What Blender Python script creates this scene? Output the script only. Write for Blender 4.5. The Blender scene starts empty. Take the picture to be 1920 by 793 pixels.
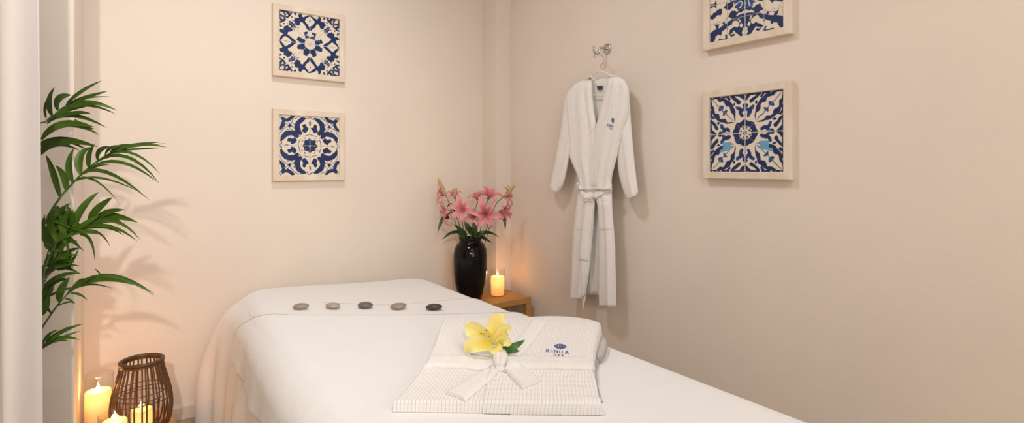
import bpy, math, random
import numpy as np
from mathutils import Vector, Matrix
from mathutils.bvhtree import BVHTree
random.seed(7)
PI = math.pi
scene = bpy.context.scene
COL = scene.collection
CAMH = 1.114            # camera height
E1 = Vector((0.8039, 0.5948, 0)); E2 = Vector((-0.5948, 0.8039, 0)); UP = Vector((0, 0, 1))
RO = 1.943; BO = 2.79   # right wall and back wall offsets along E1 / E2
LO = -1.25; NO = -2.1; CEIL = 2.65

def W(a, b, z): return E1*a + E2*b + UP*z
def PX(px, py, Z): return Vector(((px-960)/1000*Z, Z, CAMH+(318-py)/1000*Z))
def onback(px, py, off=0.0):
    x = (px-960)/1000; return PX(px, py, (BO-off)/(0.8039-0.5948*x))
def onright(px, py, off=0.0):
    x = (px-960)/1000; return PX(px, py, (RO-off)/(0.5948+0.8039*x))
def sm(t): t = max(0.0, min(1.0, t)); return t*t*(3-2*t)

# ---------------------------------------------------------------- materials
def nmat(name, col, rough=0.6, **kw):
    m = bpy.data.materials.new(name); m.use_nodes = True
    nt = m.node_tree; b = nt.nodes['Principled BSDF']
    b.inputs['Base Color'].default_value = (*col, 1); b.inputs['Roughness'].default_value = rough
    for k, v in kw.items(): b.inputs[k.replace('_', ' ')].default_value = v
    return m, nt, b
def node(nt, t, **kw):
    n = nt.nodes.new(t)
    for k, v in kw.items(): setattr(n, k, v)
    return n
def add_bump(nt, b, src, strength, dist):
    bp = node(nt, 'ShaderNodeBump'); bp.inputs['Strength'].default_value = strength; bp.inputs['Distance'].default_value = dist
    nt.links.new(src, bp.inputs['Height']); nt.links.new(bp.outputs['Normal'], b.inputs['Normal']); return bp
def noise(nt, scale, detail=3, rough=0.5, vec=None, mapscale=None):
    tc = node(nt, 'ShaderNodeTexCoord'); n = node(nt, 'ShaderNodeTexNoise')
    n.inputs['Scale'].default_value = scale; n.inputs['Detail'].default_value = detail; n.inputs['Roughness'].default_value = rough
    src = tc.outputs['Object']
    if mapscale:
        mp = node(nt, 'ShaderNodeMapping'); mp.inputs['Scale'].default_value = mapscale
        nt.links.new(src, mp.inputs['Vector']); src = mp.outputs['Vector']
    nt.links.new(src, n.inputs['Vector']); return n
def ramp(nt, src, stops):
    r = node(nt, 'ShaderNodeValToRGB'); e = r.color_ramp.elements
    while len(e) < len(stops): e.new(0.5)
    for i, (p, c) in enumerate(stops): e[i].position = p; e[i].color = (*c, 1)
    nt.links.new(src, r.inputs['Fac']); return r

def plaster(name, c):
    m, nt, b = nmat(name, c, 0.9)
    n1 = noise(nt, 2.2, 3); r = ramp(nt, n1.outputs['Fac'], [(0.3, tuple(x*0.965 for x in c)), (0.7, tuple(min(1, x*1.02) for x in c))])
    nt.links.new(r.outputs['Color'], b.inputs['Base Color'])
    n2 = noise(nt, 45, 5, 0.6); add_bump(nt, b, n2.outputs['Fac'], 0.35, 0.0025)
    return m
WALLC = (0.80, 0.705, 0.61)
M_wall = plaster('wall_plaster', WALLC)
M_ceil = plaster('ceiling_plaster', (0.82, 0.76, 0.69))
M_trim, nt, b = nmat('trim_paint', (0.70, 0.58, 0.47), 0.55)

def wood(name, c1, c2, rough=0.45, sc=(1, 14, 14), scale=3.5):
    m, nt, b = nmat(name, c1, rough)
    n = noise(nt, scale, 4, 0.55, mapscale=sc); r = ramp(nt, n.outputs['Fac'], [(0.3, c1), (0.7, c2)])
    nt.links.new(r.outputs['Color'], b.inputs['Base Color']); add_bump(nt, b, n.outputs['Fac'], 0.15, 0.001)
    return m
M_oak = wood('honey_oak', (0.42, 0.19, 0.045), (0.56, 0.28, 0.075))
M_lime = wood('limed_pine', (0.70, 0.56, 0.42), (0.80, 0.70, 0.58), 0.6, (3, 12, 3), 2.0)
nt = M_lime.node_tree; b = nt.nodes['Principled BSDF']
M_rattan = wood('dark_rattan', (0.055, 0.022, 0.007), (0.13, 0.055, 0.018), 0.45, (20, 20, 4), 4)
M_floor = wood('floor_boards', (0.36, 0.25, 0.13), (0.44, 0.31, 0.17), 0.5, (1, 10, 1), 3)

def cloth(name, c, scale=500, bump=0.35, dist=0.0012, wrinkle=0.0):
    m, nt, b = nmat(name, c, 0.95); b.inputs['Sheen Weight'].default_value = 0.15
    n = noise(nt, scale, 2, 0.6)
    src = n.outputs['Fac']
    n2 = noise(nt, 9, 4, 0.55)
    mx = node(nt, 'ShaderNodeMath', operation='MULTIPLY_ADD'); mx.inputs[1].default_value = 6*wrinkle
    nt.links.new(n2.outputs['Fac'], mx.inputs[0]); nt.links.new(src, mx.inputs[2])
    add_bump(nt, b, mx.outputs[0], bump, dist)
    return m
M_sheet = cloth('white_cotton', (0.82, 0.81, 0.80), 260, 0.35, 0.0012, 0.9)
M_blanket = cloth('white_fleece', (0.83, 0.82, 0.81), 160, 0.5, 0.0015, 1.1)

def waffle(name, c, pitch=0.0075, dist=0.0018, cross=0.6, strength=0.9):
    m, nt, b = nmat(name, c, 0.95); b.inputs['Sheen Weight'].default_value = 0.1
    uv = node(nt, 'ShaderNodeUVMap'); s = node(nt, 'ShaderNodeSeparateXYZ'); nt.links.new(uv.outputs['UV'], s.inputs[0])
    outs = []
    for ax, k in (('X', 1.0), ('Y', cross)):
        mu = node(nt, 'ShaderNodeMath', operation='MULTIPLY'); mu.inputs[1].default_value = 2*PI/pitch
        si = node(nt, 'ShaderNodeMath', operation='SINE'); am = node(nt, 'ShaderNodeMath', operation='MULTIPLY'); am.inputs[1].default_value = k*0.5
        nt.links.new(s.outputs[ax], mu.inputs[0]); nt.links.new(mu.outputs[0], si.inputs[0]); nt.links.new(si.outputs[0], am.inputs[0]); outs.append(am)
    mx = node(nt, 'ShaderNodeMath', operation='MAXIMUM'); nt.links.new(outs[0].outputs[0], mx.inputs[0]); nt.links.new(outs[1].outputs[0], mx.inputs[1])
    add_bump(nt, b, mx.outputs[0], strength, dist)
    return m
M_robe_fold = waffle('waffle_cotton', (0.88, 0.85, 0.82), 0.0088, 0.0030, 0.4, 0.9)
M_robe_belt = waffle('waffle_cotton_fine', (0.84, 0.81, 0.775), 0.006, 0.0014, 0.5, 0.6)
M_robe_hang = waffle('waffle_cotton_hanging', (0.87, 0.835, 0.79), 0.0085, 0.0014, 0.9, 0.5)
M_blue, nt, b = nmat('blue_thread', (0.025, 0.06, 0.24), 0.7)
M_navy, nt, b = nmat('dark_label', (0.04, 0.045, 0.07), 0.7)
M_black, nt, b = nmat('black_glaze', (0.003, 0.0025, 0.0025), 0.08); b.inputs['Specular IOR Level'].default_value = 0.25
M_chrome, nt, b = nmat('chrome', (0.55, 0.53, 0.50), 0.22, Metallic=1.0)
M_wire, nt, b = nmat('hanger_wire', (0.5, 0.47, 0.43), 0.3, Metallic=1.0)
M_plastic, nt, b = nmat('hanger_plastic', (0.80, 0.74, 0.68), 0.3)
M_wax, nt, b = nmat('candle_wax', (0.92, 0.82, 0.64), 0.5)
tr_ = node(nt, 'ShaderNodeBsdfTranslucent'); tr_.inputs['Color'].default_value = (1.0, 0.74, 0.42, 1)
mx_ = node(nt, 'ShaderNodeMixShader'); mx_.inputs[0].default_value = 0.5
nt.links.new(b.outputs[0], mx_.inputs[1]); nt.links.new(tr_.outputs[0], mx_.inputs[2]); nt.links.new(mx_.outputs[0], nt.nodes['Material Output'].inputs['Surface'])
M_wick, nt, b = nmat('wick', (0.02, 0.015, 0.01), 0.9)
M_pot, nt, b = nmat('planter_glaze', (0.06, 0.03, 0.015), 0.4)
M_soil, nt, b = nmat('soil', (0.03, 0.02, 0.012), 1.0)
n = noise(nt, 60, 4); add_bump(nt, b, n.outputs['Fac'], 1.0, 0.01)

def glass_mat():
    m = bpy.data.materials.new('clear_glass'); m.use_nodes = True; nt = m.node_tree; nt.nodes.clear()
    o = node(nt, 'ShaderNodeOutputMaterial'); mix = node(nt, 'ShaderNodeMixShader'); t = node(nt, 'ShaderNodeBsdfTransparent')
    g = node(nt, 'ShaderNodeBsdfGlossy'); g.inputs['Roughness'].default_value = 0.03
    t.inputs['Color'].default_value = (0.97, 0.97, 0.96, 1)
    lw = node(nt, 'ShaderNodeLayerWeight'); lw.inputs['Blend'].default_value = 0.5
    pw = node(nt, 'ShaderNodeMath', operation='POWER'); pw.inputs[1].default_value = 4.5; nt.links.new(lw.outputs['Facing'], pw.inputs[0])
    f = node(nt, 'ShaderNodeMath', operation='MULTIPLY_ADD'); f.inputs[1].default_value = 0.6; f.inputs[2].default_value = 0.035; nt.links.new(pw.outputs[0], f.inputs[0])
    nt.links.new(f.outputs[0], mix.inputs[0]); nt.links.new(t.outputs[0], mix.inputs[1]); nt.links.new(g.outputs[0], mix.inputs[2])
    nt.links.new(mix.outputs[0], o.inputs['Surface']); return m
M_glass = glass_mat()
def flame_mat():
    m = bpy.data.materials.new('flame'); m.use_nodes = True; nt = m.node_tree; nt.nodes.clear()
    o = node(nt, 'ShaderNodeOutputMaterial'); e = node(nt, 'ShaderNodeEmission')
    e.inputs['Color'].default_value = (1.0, 0.72, 0.34, 1); e.inputs['Strength'].default_value = 9
    nt.links.new(e.outputs[0], o.inputs['Surface']); return m
M_flame = flame_mat()
def attr_mat(name, rough=0.5, trans=0.0, coat=0.0, bump=None):
    m, nt, b = nmat(name, (1, 1, 1), rough)
    a = node(nt, 'ShaderNodeVertexColor', layer_name='Col'); nt.links.new(a.outputs['Color'], b.inputs['Base Color'])
    b.inputs['Coat Weight'].default_value = coat
    if trans:
        b.inputs['Subsurface Weight'].default_value = trans; b.inputs['Subsurface Scale'].default_value = 0.008
    return m
M_petal = attr_mat('petal', 0.55, 0.4)
M_tile = attr_mat('glazed_tile', 0.3)
def leaf_mat(name, c1, c2):
    m, nt, b = nmat(name, c1, 0.4)
    n = noise(nt, 14, 2); r = ramp(nt, n.outputs['Fac'], [(0.3, c1), (0.7, c2)]); nt.links.new(r.outputs['Color'], b.inputs['Base Color'])
    return m
M_leaf = leaf_mat('palm_leaf', (0.036, 0.085, 0.006), (0.07, 0.15, 0.012))
M_lleaf = leaf_mat('lily_leaf', (0.012, 0.035, 0.008), (0.022, 0.06, 0.012))
M_lleaf2 = leaf_mat('fresh_leaf', (0.03, 0.11, 0.018), (0.05, 0.15, 0.03))
M_stemg = leaf_mat('green_stem', (0.06, 0.13, 0.03), (0.09, 0.18, 0.04))

def curtain_mat():
    m, nt, b = nmat('sheer_curtain', (0.84, 0.80, 0.76), 0.9)
    n = noise(nt, 380, 2, 0.6, mapscale=(1, 1, 0.35)); add_bump(nt, b, n.outputs['Fac'], 0.3, 0.001)
    tr = node(nt, 'ShaderNodeBsdfTranslucent'); tr.inputs['Color'].default_value = (0.85, 0.78, 0.72, 1)
    mx = node(nt, 'ShaderNodeMixShader'); mx.inputs[0].default_value = 0.3
    o = nt.nodes['Material Output']
    nt.links.new(b.outputs[0], mx.inputs[1]); nt.links.new(tr.outputs[0], mx.inputs[2]); nt.links.new(mx.outputs[0], o.inputs['Surface'])
    return m
M_curtain = curtain_mat()
def stone_mat(name, c1, c2):
    m, nt, b = nmat(name, c1, 0.42)
    n = noise(nt, 60, 5, 0.65); r = ramp(nt, n.outputs['Fac'], [(0.3, c1), (0.7, c2)]); nt.links.new(r.outputs['Color'], b.inputs['Base Color'])
    add_bump(nt, b, n.outputs['Fac'], 0.25, 0.001); return m

# ---------------------------------------------------------------- mesh builder
class MB:
    def __init__(s): s.v = []; s.f = []; s.uv = []; s.col = []; s.mi = []
    def add(s, p, uv=(0, 0), col=None):
        s.v.append(Vector(p)); s.uv.append(uv); s.col.append(col or (1, 1, 1)); return len(s.v)-1
    def face(s, *ix): s.f.append(tuple(ix))
    def grid(s, nu, nv, fn, cu=False, cv=False, flip=False):
        base = len(s.v)
        for i in range(nu):
            for j in range(nv):
                r = fn(i, j)
                if isinstance(r, tuple) and len(r) >= 2: s.add(r[0], r[1] or (0, 0), r[2] if len(r) > 2 else None)
                else: s.add(r)
        for i in range(nu if cu else nu-1):
            for j in range(nv if cv else nv-1):
                a = base+i*nv+j; b_ = base+((i+1) % nu)*nv+j; c = base+((i+1) % nu)*nv+(j+1) % nv; d = base+i*nv+(j+1) % nv
                s.f.append((a, d, c, b_) if flip else (a, b_, c, d))
        return base
    def fan(s, ring, flip=False):
        c = sum((s.v[i] for i in ring), Vector())/len(ring); k = s.add(c, s.uv[ring[0]], s.col[ring[0]])
        for i in range(len(ring)):
            a, b_ = ring[i], ring[(i+1) % len(ring)]
            s.f.append((k, b_, a) if flip else (k, a, b_))
    def tube(s, pts, rad, n=8, col=None, cap=True):
        pts = [Vector(p) for p in pts]; m = len(pts)
        if not isinstance(rad, (list, tuple)): rad = [rad]*m
        rings = []; prev = None
        for i in range(m):
            t = (pts[min(i+1, m-1)]-pts[max(i-1, 0)]).normalized()
            if prev is None:
                ref = UP if abs(t.z) < 0.9 else Vector((1, 0, 0)); nx = t.cross(ref).normalized()
            else:
                nx = (prev-t*prev.dot(t)).normalized()
            prev = nx; ny = t.cross(nx)
            rings.append([s.add(pts[i]+(nx*math.cos(2*PI*k/n)+ny*math.sin(2*PI*k/n))*rad[i], (k/n, i/m), col) for k in range(n)])
        for i in range(m-1):
            for k in range(n):
                s.f.append((rings[i][k], rings[i][(k+1) % n], rings[i+1][(k+1) % n], rings[i+1][k]))
        if cap: s.fan(rings[0], True); s.fan(rings[-1])
    def lathe(s, prof, c, n=48, axis=UP, closed=False):
        c = Vector(c); axis = Vector(axis).normalized()
        ref = UP if abs(axis.z) < 0.9 else Vector((1, 0, 0)); nx = axis.cross(ref).normalized(); ny = axis.cross(nx)
        rings = []
        for (r, h) in prof:
            if r <= 1e-6: rings.append([s.add(c+axis*h)]*n)
            else: rings.append([s.add(c+axis*h+(nx*math.cos(2*PI*k/n)+ny*math.sin(2*PI*k/n))*r) for k in range(n)])
        m = len(prof)
        for i in range(m if closed else m-1):
            A, B = rings[i], rings[(i+1) % m]
            for k in range(n):
                q = [A[k], A[(k+1) % n], B[(k+1) % n], B[k]]; q2 = []
                for x in q:
                    if x not in q2: q2.append(x)
                if len(q2) > 2: s.f.append(tuple(q2))
    def box(s, o, ax, ay, az, bev=0.0):
        # o = corner, ax/ay/az = edge vectors, bevelled corners along all edges
        o, ax, ay, az = map(Vector, (o, ax, ay, az)); L = [ax.length, ay.length, az.length]; D = [ax.normalized(), ay.normalized(), az.normalized()]
        bv = bev
        import bmesh as _b
        bm = _b.new(); vs = [bm.verts.new((x*L[0], y*L[1], z*L[2])) for x in (0, 1) for y in (0, 1) for z in (0, 1)]
        for q in ((0, 1, 3, 2), (4, 6, 7, 5), (0, 4, 5, 1), (2, 3, 7, 6), (0, 2, 6, 4), (1, 5, 7, 3)): bm.faces.new([vs[i] for i in q])
        if bv > 0: _b.ops.bevel(bm, geom=list(bm.edges), offset=bv, segments=2, affect='EDGES', profile=0.5)
        bm.verts.index_update(); base = len(s.v)
        for v in bm.verts: s.add(o+D[0]*v.co.x+D[1]*v.co.y+D[2]*v.co.z)
        for f in bm.faces: s.f.append(tuple(base+v.index for v in f.verts))
        bm.free()
    def build(s, name, mat, parent=None, smooth=True, org=None, fixn=True):
        me = bpy.data.meshes.new(name)
        if parent is not None: inv = MATS[parent.name].inverted()
        else:
            if org is None:
                xs = [v.x for v in s.v]; ys = [v.y for v in s.v]; zs = [v.z for v in s.v]
                org = Vector(((min(xs)+max(xs))/2, (min(ys)+max(ys))/2, min(zs)))
            inv = Matrix.Translation(-Vector(org))
        me.from_pydata([inv @ v for v in s.v], [], s.f)
        uvl = me.uv_layers.new(name='UVMap')
        li = np.empty(len(me.loops), dtype=np.int32); me.loops.foreach_get('vertex_index', li)
        uva = np.array(s.uv, dtype=np.float32)[li]; uvl.data.foreach_set('uv', uva.ravel())
        if any(c != (1, 1, 1) for c in s.col[:50]) or any(c != (1, 1, 1) for c in s.col[-50:]):
            ca = me.color_attributes.new('Col', 'FLOAT_COLOR', 'POINT')
            arr = np.ones((len(s.v), 4), dtype=np.float32); arr[:, :3] = np.array(s.col, dtype=np.float32); ca.data.foreach_set('color', arr.ravel())
        if fixn:
            import bmesh as _b
            bm = _b.new(); bm.from_mesh(me); _b.ops.recalc_face_normals(bm, faces=bm.faces); bm.to_mesh(me); bm.free()
        if smooth: me.polygons.foreach_set('use_smooth', [True]*len(me.polygons))
        me.materials.append(mat)
        o = bpy.data.objects.new(name, me); COL.objects.link(o)
        if parent is not None:
            o.parent = parent; MATS[o.name] = MATS[parent.name].copy()
        else:
            o.location = org; MATS[o.name] = Matrix.Translation(Vector(org))
        return o
MATS = {}
def thing(name, label, cat, loc, group=None):
    o = bpy.data.objects.new(name, None); COL.objects.link(o); o.location = loc; o.empty_display_size = 0.1
    MATS[o.name] = Matrix.Translation(Vector(loc)); tag(o, label, cat, group); return o
def tag(o, label, cat, group=None):
    o['label'] = label; o['category'] = cat
    if group: o['group'] = group
    return o
def struct(o): o['kind'] = 'structure'; return o
def autosmooth(o, ang=40):
    import bmesh as _b
    bm = _b.new(); bm.from_mesh(o.data)
    for e in bm.edges:
        if len(e.link_faces) == 2 and e.calc_face_angle(0) > math.radians(ang): e.smooth = False
    bm.to_mesh(o.data); bm.free()
def cat(pts, n):
    """Catmull-Rom through tuples, n samples per span"""
    P = [np.array(p, dtype=float) for p in pts]; out = []
    for i in range(len(P)-1):
        p0 = P[i-1] if i else 2*P[0]-P[1]; p1, p2 = P[i], P[i+1]; p3 = P[i+2] if i+2 < len(P) else 2*P[-1]-P[-2]
        for k in range(n):
            t = k/n; out.append(0.5*((2*p1)+(-p0+p2)*t+(2*p0-5*p1+4*p2-p3)*t*t+(-p0+3*p1-3*p2+p3)*t**3))
    out.append(P[-1]); return out
def catv(pts, n): return [Vector(p) for p in cat([tuple(p) for p in pts], n)]
def bez(a, m, t_, n):
    """curve through a, m (mid), t"""
    a, m, t_ = Vector(a), Vector(m), Vector(t_); c = m*2-(a+t_)/2
    return [a*(1-u)**2+c*2*u*(1-u)+t_*u*u for u in [i/(n-1) for i in range(n)]]

LW = {'key': 2.5, 'ceilA': 0.46, 'ceil_fill': 0.5, 'rear_fill': 0.97, 'candle': 0.7, 'world': 1}
# ---------------------------------------------------------------- camera
cam = bpy.data.cameras.new('camera'); co = bpy.data.objects.new('camera', cam); COL.objects.link(co)
co.location = (0, 0, CAMH); co.rotation_euler = (PI/2, 0, 0)
cam.sensor_width = 36; cam.sensor_fit = 'HORIZONTAL'; cam.lens = 18.75; cam.shift_y = -(396.5-318)/1920; cam.clip_start = 0.02
scene.camera = co

# ---------------------------------------------------------------- room shell
T = 0.12
def slab(name, a0, a1, b0, b1, z0, z1, mat):
    m = MB(); m.box(W(a0, b0, z0), E1*(a1-a0), E2*(b1-b0), UP*(z1-z0)); return struct(m.build(name, mat, smooth=False))
PA, PB = -0.11, 2.169      # pier faces
CA, CB = 1.835, 2.642      # boxed column in the far corner
slab('floor', LO-T, RO+T, NO-T, BO+T, -0.1, 0, M_floor)
slab('ceiling', LO-T, RO+T, NO-T, BO+T, CEIL, CEIL+0.1, M_ceil)
slab('wall_back', LO-T, RO+T, BO, BO+T, 0, CEIL, M_wall)
slab('wall_right', RO, RO+T, NO-T, BO, 0, CEIL, M_wall)
slab('wall_left', LO-T, LO, NO-T, BO, 0, CEIL, M_wall)
slab('wall_front', LO, RO, NO-T, NO, 0, CEIL, M_wall)
slab('wall_pier', LO, PA, PB, BO, 0, CEIL, M_wall)
slab('wall_corner_boxing', CA, RO, CB, BO, 0, CEIL, M_wall)
m = MB(); m.box(W(PA, BO-0.013, 0), E1*(CA-PA), E2*0.013, UP*0.06, 0.003); struct(m.build('baseboard_back', M_trim, smooth=False))
m = MB(); m.box(W(RO-0.013, NO, 0), E1*0.013, E2*(CB-NO), UP*0.06, 0.003); struct(m.build('baseboard_right', M_trim, smooth=False))

# ---------------------------------------------------------------- tile pictures
def inpoly(x, y, poly):
    r = np.zeros(x.shape, bool); n = len(poly)
    for i in range(n):
        x1, y1 = poly[i]; x2, y2 = poly[(i+1) % n]
        if y1 == y2: continue
        c = ((y1 > y) != (y2 > y)) & (x < (x2-x1)*(y-y1)/(y2-y1)+x1); r ^= c
    return r
def smoothpoly(p):
    q = list(p)+[p[0], p[1], p[2]]; c = cat([(*a,) for a in q], 5); return [(float(a[0]), float(a[1])) for a in c[5:5+5*len(p)]]
def stroke(x, y, pts, w0, w1=None):
    w1 = w0 if w1 is None else w1; r = np.zeros(x.shape, bool); n = len(pts)-1
    for i in range(n):
        ax, ay = pts[i]; bx, by = pts[i+1]; dx, dy = bx-ax, by-ay
        t = np.clip(((x-ax)*dx+(y-ay)*dy)/(dx*dx+dy*dy+1e-9), 0, 1)
        w = w0+(w1-w0)*(i+t)/n; r |= np.hypot(x-ax-t*dx, y-ay-t*dy) < w
    return r
def ell(x, y, cx, cy, rx, ry, ang=0):
    c, s_ = math.cos(ang), math.sin(ang); u = (x-cx)*c+(y-cy)*s_; v = -(x-cx)*s_+(y-cy)*c; return (u/rx)**2+(v/ry)**2 < 1
def wob(x, y, s=1.0, ph=0.0):
    return (np.sin(11*x*s+3*y*s+ph)+np.sin(-7*x*s+13*y*s+2.1+ph)+np.sin(17*x*s+9*y*s+4.2+ph*2)+np.sin(5*x*s-19*y*s+ph))/4
CREAM = np.array((0.76, 0.67, 0.53)); BLUE = np.array((0.003, 0.019, 0.092)); MID = np.array((0.015, 0.06, 0.22)); GROUT = np.array((0.42, 0.38, 0.33)); SKY = np.array((0.13, 0.36, 0.55))
def design(kind, X, Y):
    wx = X+0.018*wob(X, Y, 1.6); wy = Y+0.018*wob(Y, X, 1.7, 1.3)
    ax, ay = np.abs(wx), np.abs(wy); x, y = np.minimum(ax, ay), np.maximum(ax, ay)
    r = np.hypot(wx, wy); th = np.arctan2(wy, wx)
    B = np.zeros(X.shape, bool); Mi = np.zeros(X.shape, bool)
    nz = wob(ax*1.3, ay*1.3, 2.1, 0.7); nz = (nz+wob(ay*1.3, ax*1.3, 2.1, 0.7))/2
    col = np.tile(CREAM, (X.shape[0], X.shape[1], 1))
    G = np.zeros(X.shape, bool)
    if kind == 'A':
        B |= inpoly(x, y, smoothpoly([(-.02, .99), (.12, .93), (.24, .87), (.30, .98), (.37, .93), (.36, .84), (.47, .82), (.49, .70), (.42, .58), (.35, .60), (.32, .70), (.24, .72), (.17, .62), (.08, .52), (.02, .46), (.02, .57), (.11, .68), (.17, .79), (.09, .88)]))
        Mi |= ell(x, y, 0, .79, .022, .03) | stroke(x, y, [(0, .7), (0, .78)], .006)
        k = np.cos(8*th+PI); B |= (r > .19) & (r < .36+.08*k) & (Y < .12) & (np.abs(np.sin(4*th)) > .12)
        Mi |= (r > .20) & (r < .30+.07*k) & (Y >= .12) & (np.abs(np.sin(4*th)) > .35) & (nz > -.25)
        B |= (r > .33) & (r < .43) & (k > .1) & (nz > -.05)
        B |= (x > .28) & (x+y > .92) & (x+y < 1.32) & (nz > .38)
        B |= stroke(x, y, [(.50, .50), (.58, .62), (.66, .64)], .02, .035)
        B |= (x+y > 1.38) & (nz > .26); B |= (y > .965) & (x > .70)
        B |= stroke(x, y, [(.62, .92), (.72, .80), (.80, .82)], .022) | ell(x, y, .70, .93, .07, .03, .4)
        Mi |= stroke(x, y, [(.36, .50), (.52, .56), (.60, .74)], .008)
        G |= (np.abs(np.abs(X)-np.abs(Y)) < .012)
    elif kind == 'B':
        B |= inpoly(x, y, smoothpoly([(.13, .93), (.28, .93), (.43, .82), (.49, .64), (.45, .42), (.30, .37), (.26, .43), (.33, .56), (.33, .70), (.24, .82)]))
        B |= inpoly(x, y, smoothpoly([(.09, .50), (.17, .44), (.26, .50), (.22, .58), (.24, .68), (.15, .72), (.12, .63), (.05, .60)]))
        Mi |= stroke(x, y, [(0, .99), (.08, .90), (.20, .92)], .012) | stroke(x, y, [(0, .38), (.10, .36), (.22, .32)], .012)
        B |= (r < .215+.03*np.cos(8*th)) & (r > .045) & (np.abs(np.sin(4*th)) > .16)
        Mi |= (r > .25) & (r < .38) & (nz > .34)
        Mi |= stroke(x, y, [(.36, .98), (.55, .86), (.66, .66), (.68, .68)], .011) | stroke(x, y, [(.30, .34), (.52, .58), (.95, .99)], .010)
        B |= inpoly(x, y, smoothpoly([(.50, .97), (.62, .84), (.74, .80), (.80, .88), (.66, .93), (.60, .99)])) & (nz > -.4)
        B |= ell(x, y, .84, .86, .09, .05, PI/4) | ell(x, y, .92, .80, .05, .10)
        B |= (x > .52) & (y < .80) & (nz > .33) & (y > .6)
        B |= ell(x, y, .0, .76, .018, .07)
        SK = (X < -.35) & (X > -.80) & (Y > .28) & (Y < .52) & (nz > -.2) & (nz < .15)
        col[SK] = SKY
    elif kind == 'D':
        sc = np.cos(16*th); B |= (r > .175+.012*sc) & (r < .33+.015*np.cos(8*th))
        B |= (r < .06) | ((r < .165) & (r > .10) & (np.cos(8*th) < -.55))
        u = (x+y)/2**.5; w = np.abs(y-x)/2**.5; w0 = .30*np.sin(PI*np.clip((u-.40)/.97, 0, 1))**.75+1e-6; q = w/w0
        ed = .58+.10*np.sin(u*26)
        B |= (q < 1) & (q > ed)
        Mi |= (w < .012) & (u > .45) & (u < 1.3)
        Mi |= (q < 1) & (w < .045+.045*np.sin(u*34)) & (u > .76) & (u < 1.02)
        sp = ell(x, y, .11, .50, .05, .11, -.5) | ell(x, y, .17, .63, .05, .11, -1.0) | ell(x, y, .0, .71, .07, .055) | ell(x, y, .06, .60, .04, .07, .3) | stroke(x, y, [(0, .33), (0, .66)], .008)
        Mi |= sp & (nz > -.55); B |= sp & (nz > .02)
        B |= stroke(x, y, [(.0, .86), (.13, .99)], .045) | stroke(x, y, [(.16, .80), (.30, .90), (.38, .99)], .05, .03)
        B |= (y > .955) & (nz > -.3)
        B |= (x > .40) & (y > .84) & (nz > .12) & (q > 1) | ell(x, y, .30, .76, .03, .045)
        lb = (Y < -.22) & (Y > -.42-.25*(np.abs(X)-.4)) & (np.abs(X) > .38) & (np.abs(X) < .78) & ((q < ed) | (np.abs(X) < .62))
        B &= ~lb; Mi &= ~lb; col[lb] = SKY
        G |= (np.abs(np.abs(X)-np.abs(Y)) < .010)
    else:
        f = wob(ax, ay, 1.25, 2.2)+.35*wob(ax, ay, 3.1, .4)
        B |= (f > .10) & (r > .30); Mi |= (f > .0) & (f <= .10) & (r > .3) & (nz > .25)
        Mi |= (r < .36) & (np.abs(np.sin(6*th)) > .35) & (r > .10) & (nz > -.2); B |= r < .13
        B |= inpoly(ax, ay, smoothpoly([(.0, .46), (.09, .42), (.16, .50), (.12, .60), (.04, .74), (.0, .80)]))
        cr = ell(ax, ay, .0, .88, .07, .11); B &= ~cr
        B |= (np.abs(((ax)/.10)**2+((ay-.88)/.14)**2-1) < .35)
        B |= stroke(ax, ay, [(.50, .62), (.72, .72), (.98, .80)], .05, .09) | stroke(ax, ay, [(.98, .98), (.72, .70)], .06, .03) | stroke(ax, ay, [(.50, .62), (.25, .50), (.1, .46)], .06, .03)
        B |= stroke(ax, ay, [(.14, .92), (.30, .76), (.38, .80)], .045)
        cl = stroke(ax, ay, [(.60, .92), (.80, .88)], .05) | stroke(ax, ay, [(.22, .66), (.30, .62)], .07) | stroke(ax, ay, [(.62, .42), (.80, .46)], .09); B &= ~cl
        G |= (np.abs(np.abs(X)-.5) < .008) | (np.abs(np.abs(Y)-.5) < .008)
    if kind in 'AB':
        for _ in range(1): B = B | np.roll(B, 1, 0) | np.roll(B, -1, 0) | np.roll(B, 1, 1) | np.roll(B, -1, 1)
    tone = (0.75+0.5*(wob(X, Y, .8, 3.0) > .1)*0.5)[..., None]
    col[Mi] = MID; blue = np.clip(BLUE*(1+0.6*np.clip(wob(X, Y, 1.1, 5.0), 0, 1)[..., None]), 0, 1); col[B] = blue[B]
    cg = (np.abs(X) < .009) | (np.abs(Y) < .009)
    col[cg] = np.array((.50, .47, .44)); col[G] = col[G]*.4+GROUT*.6
    return col
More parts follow.
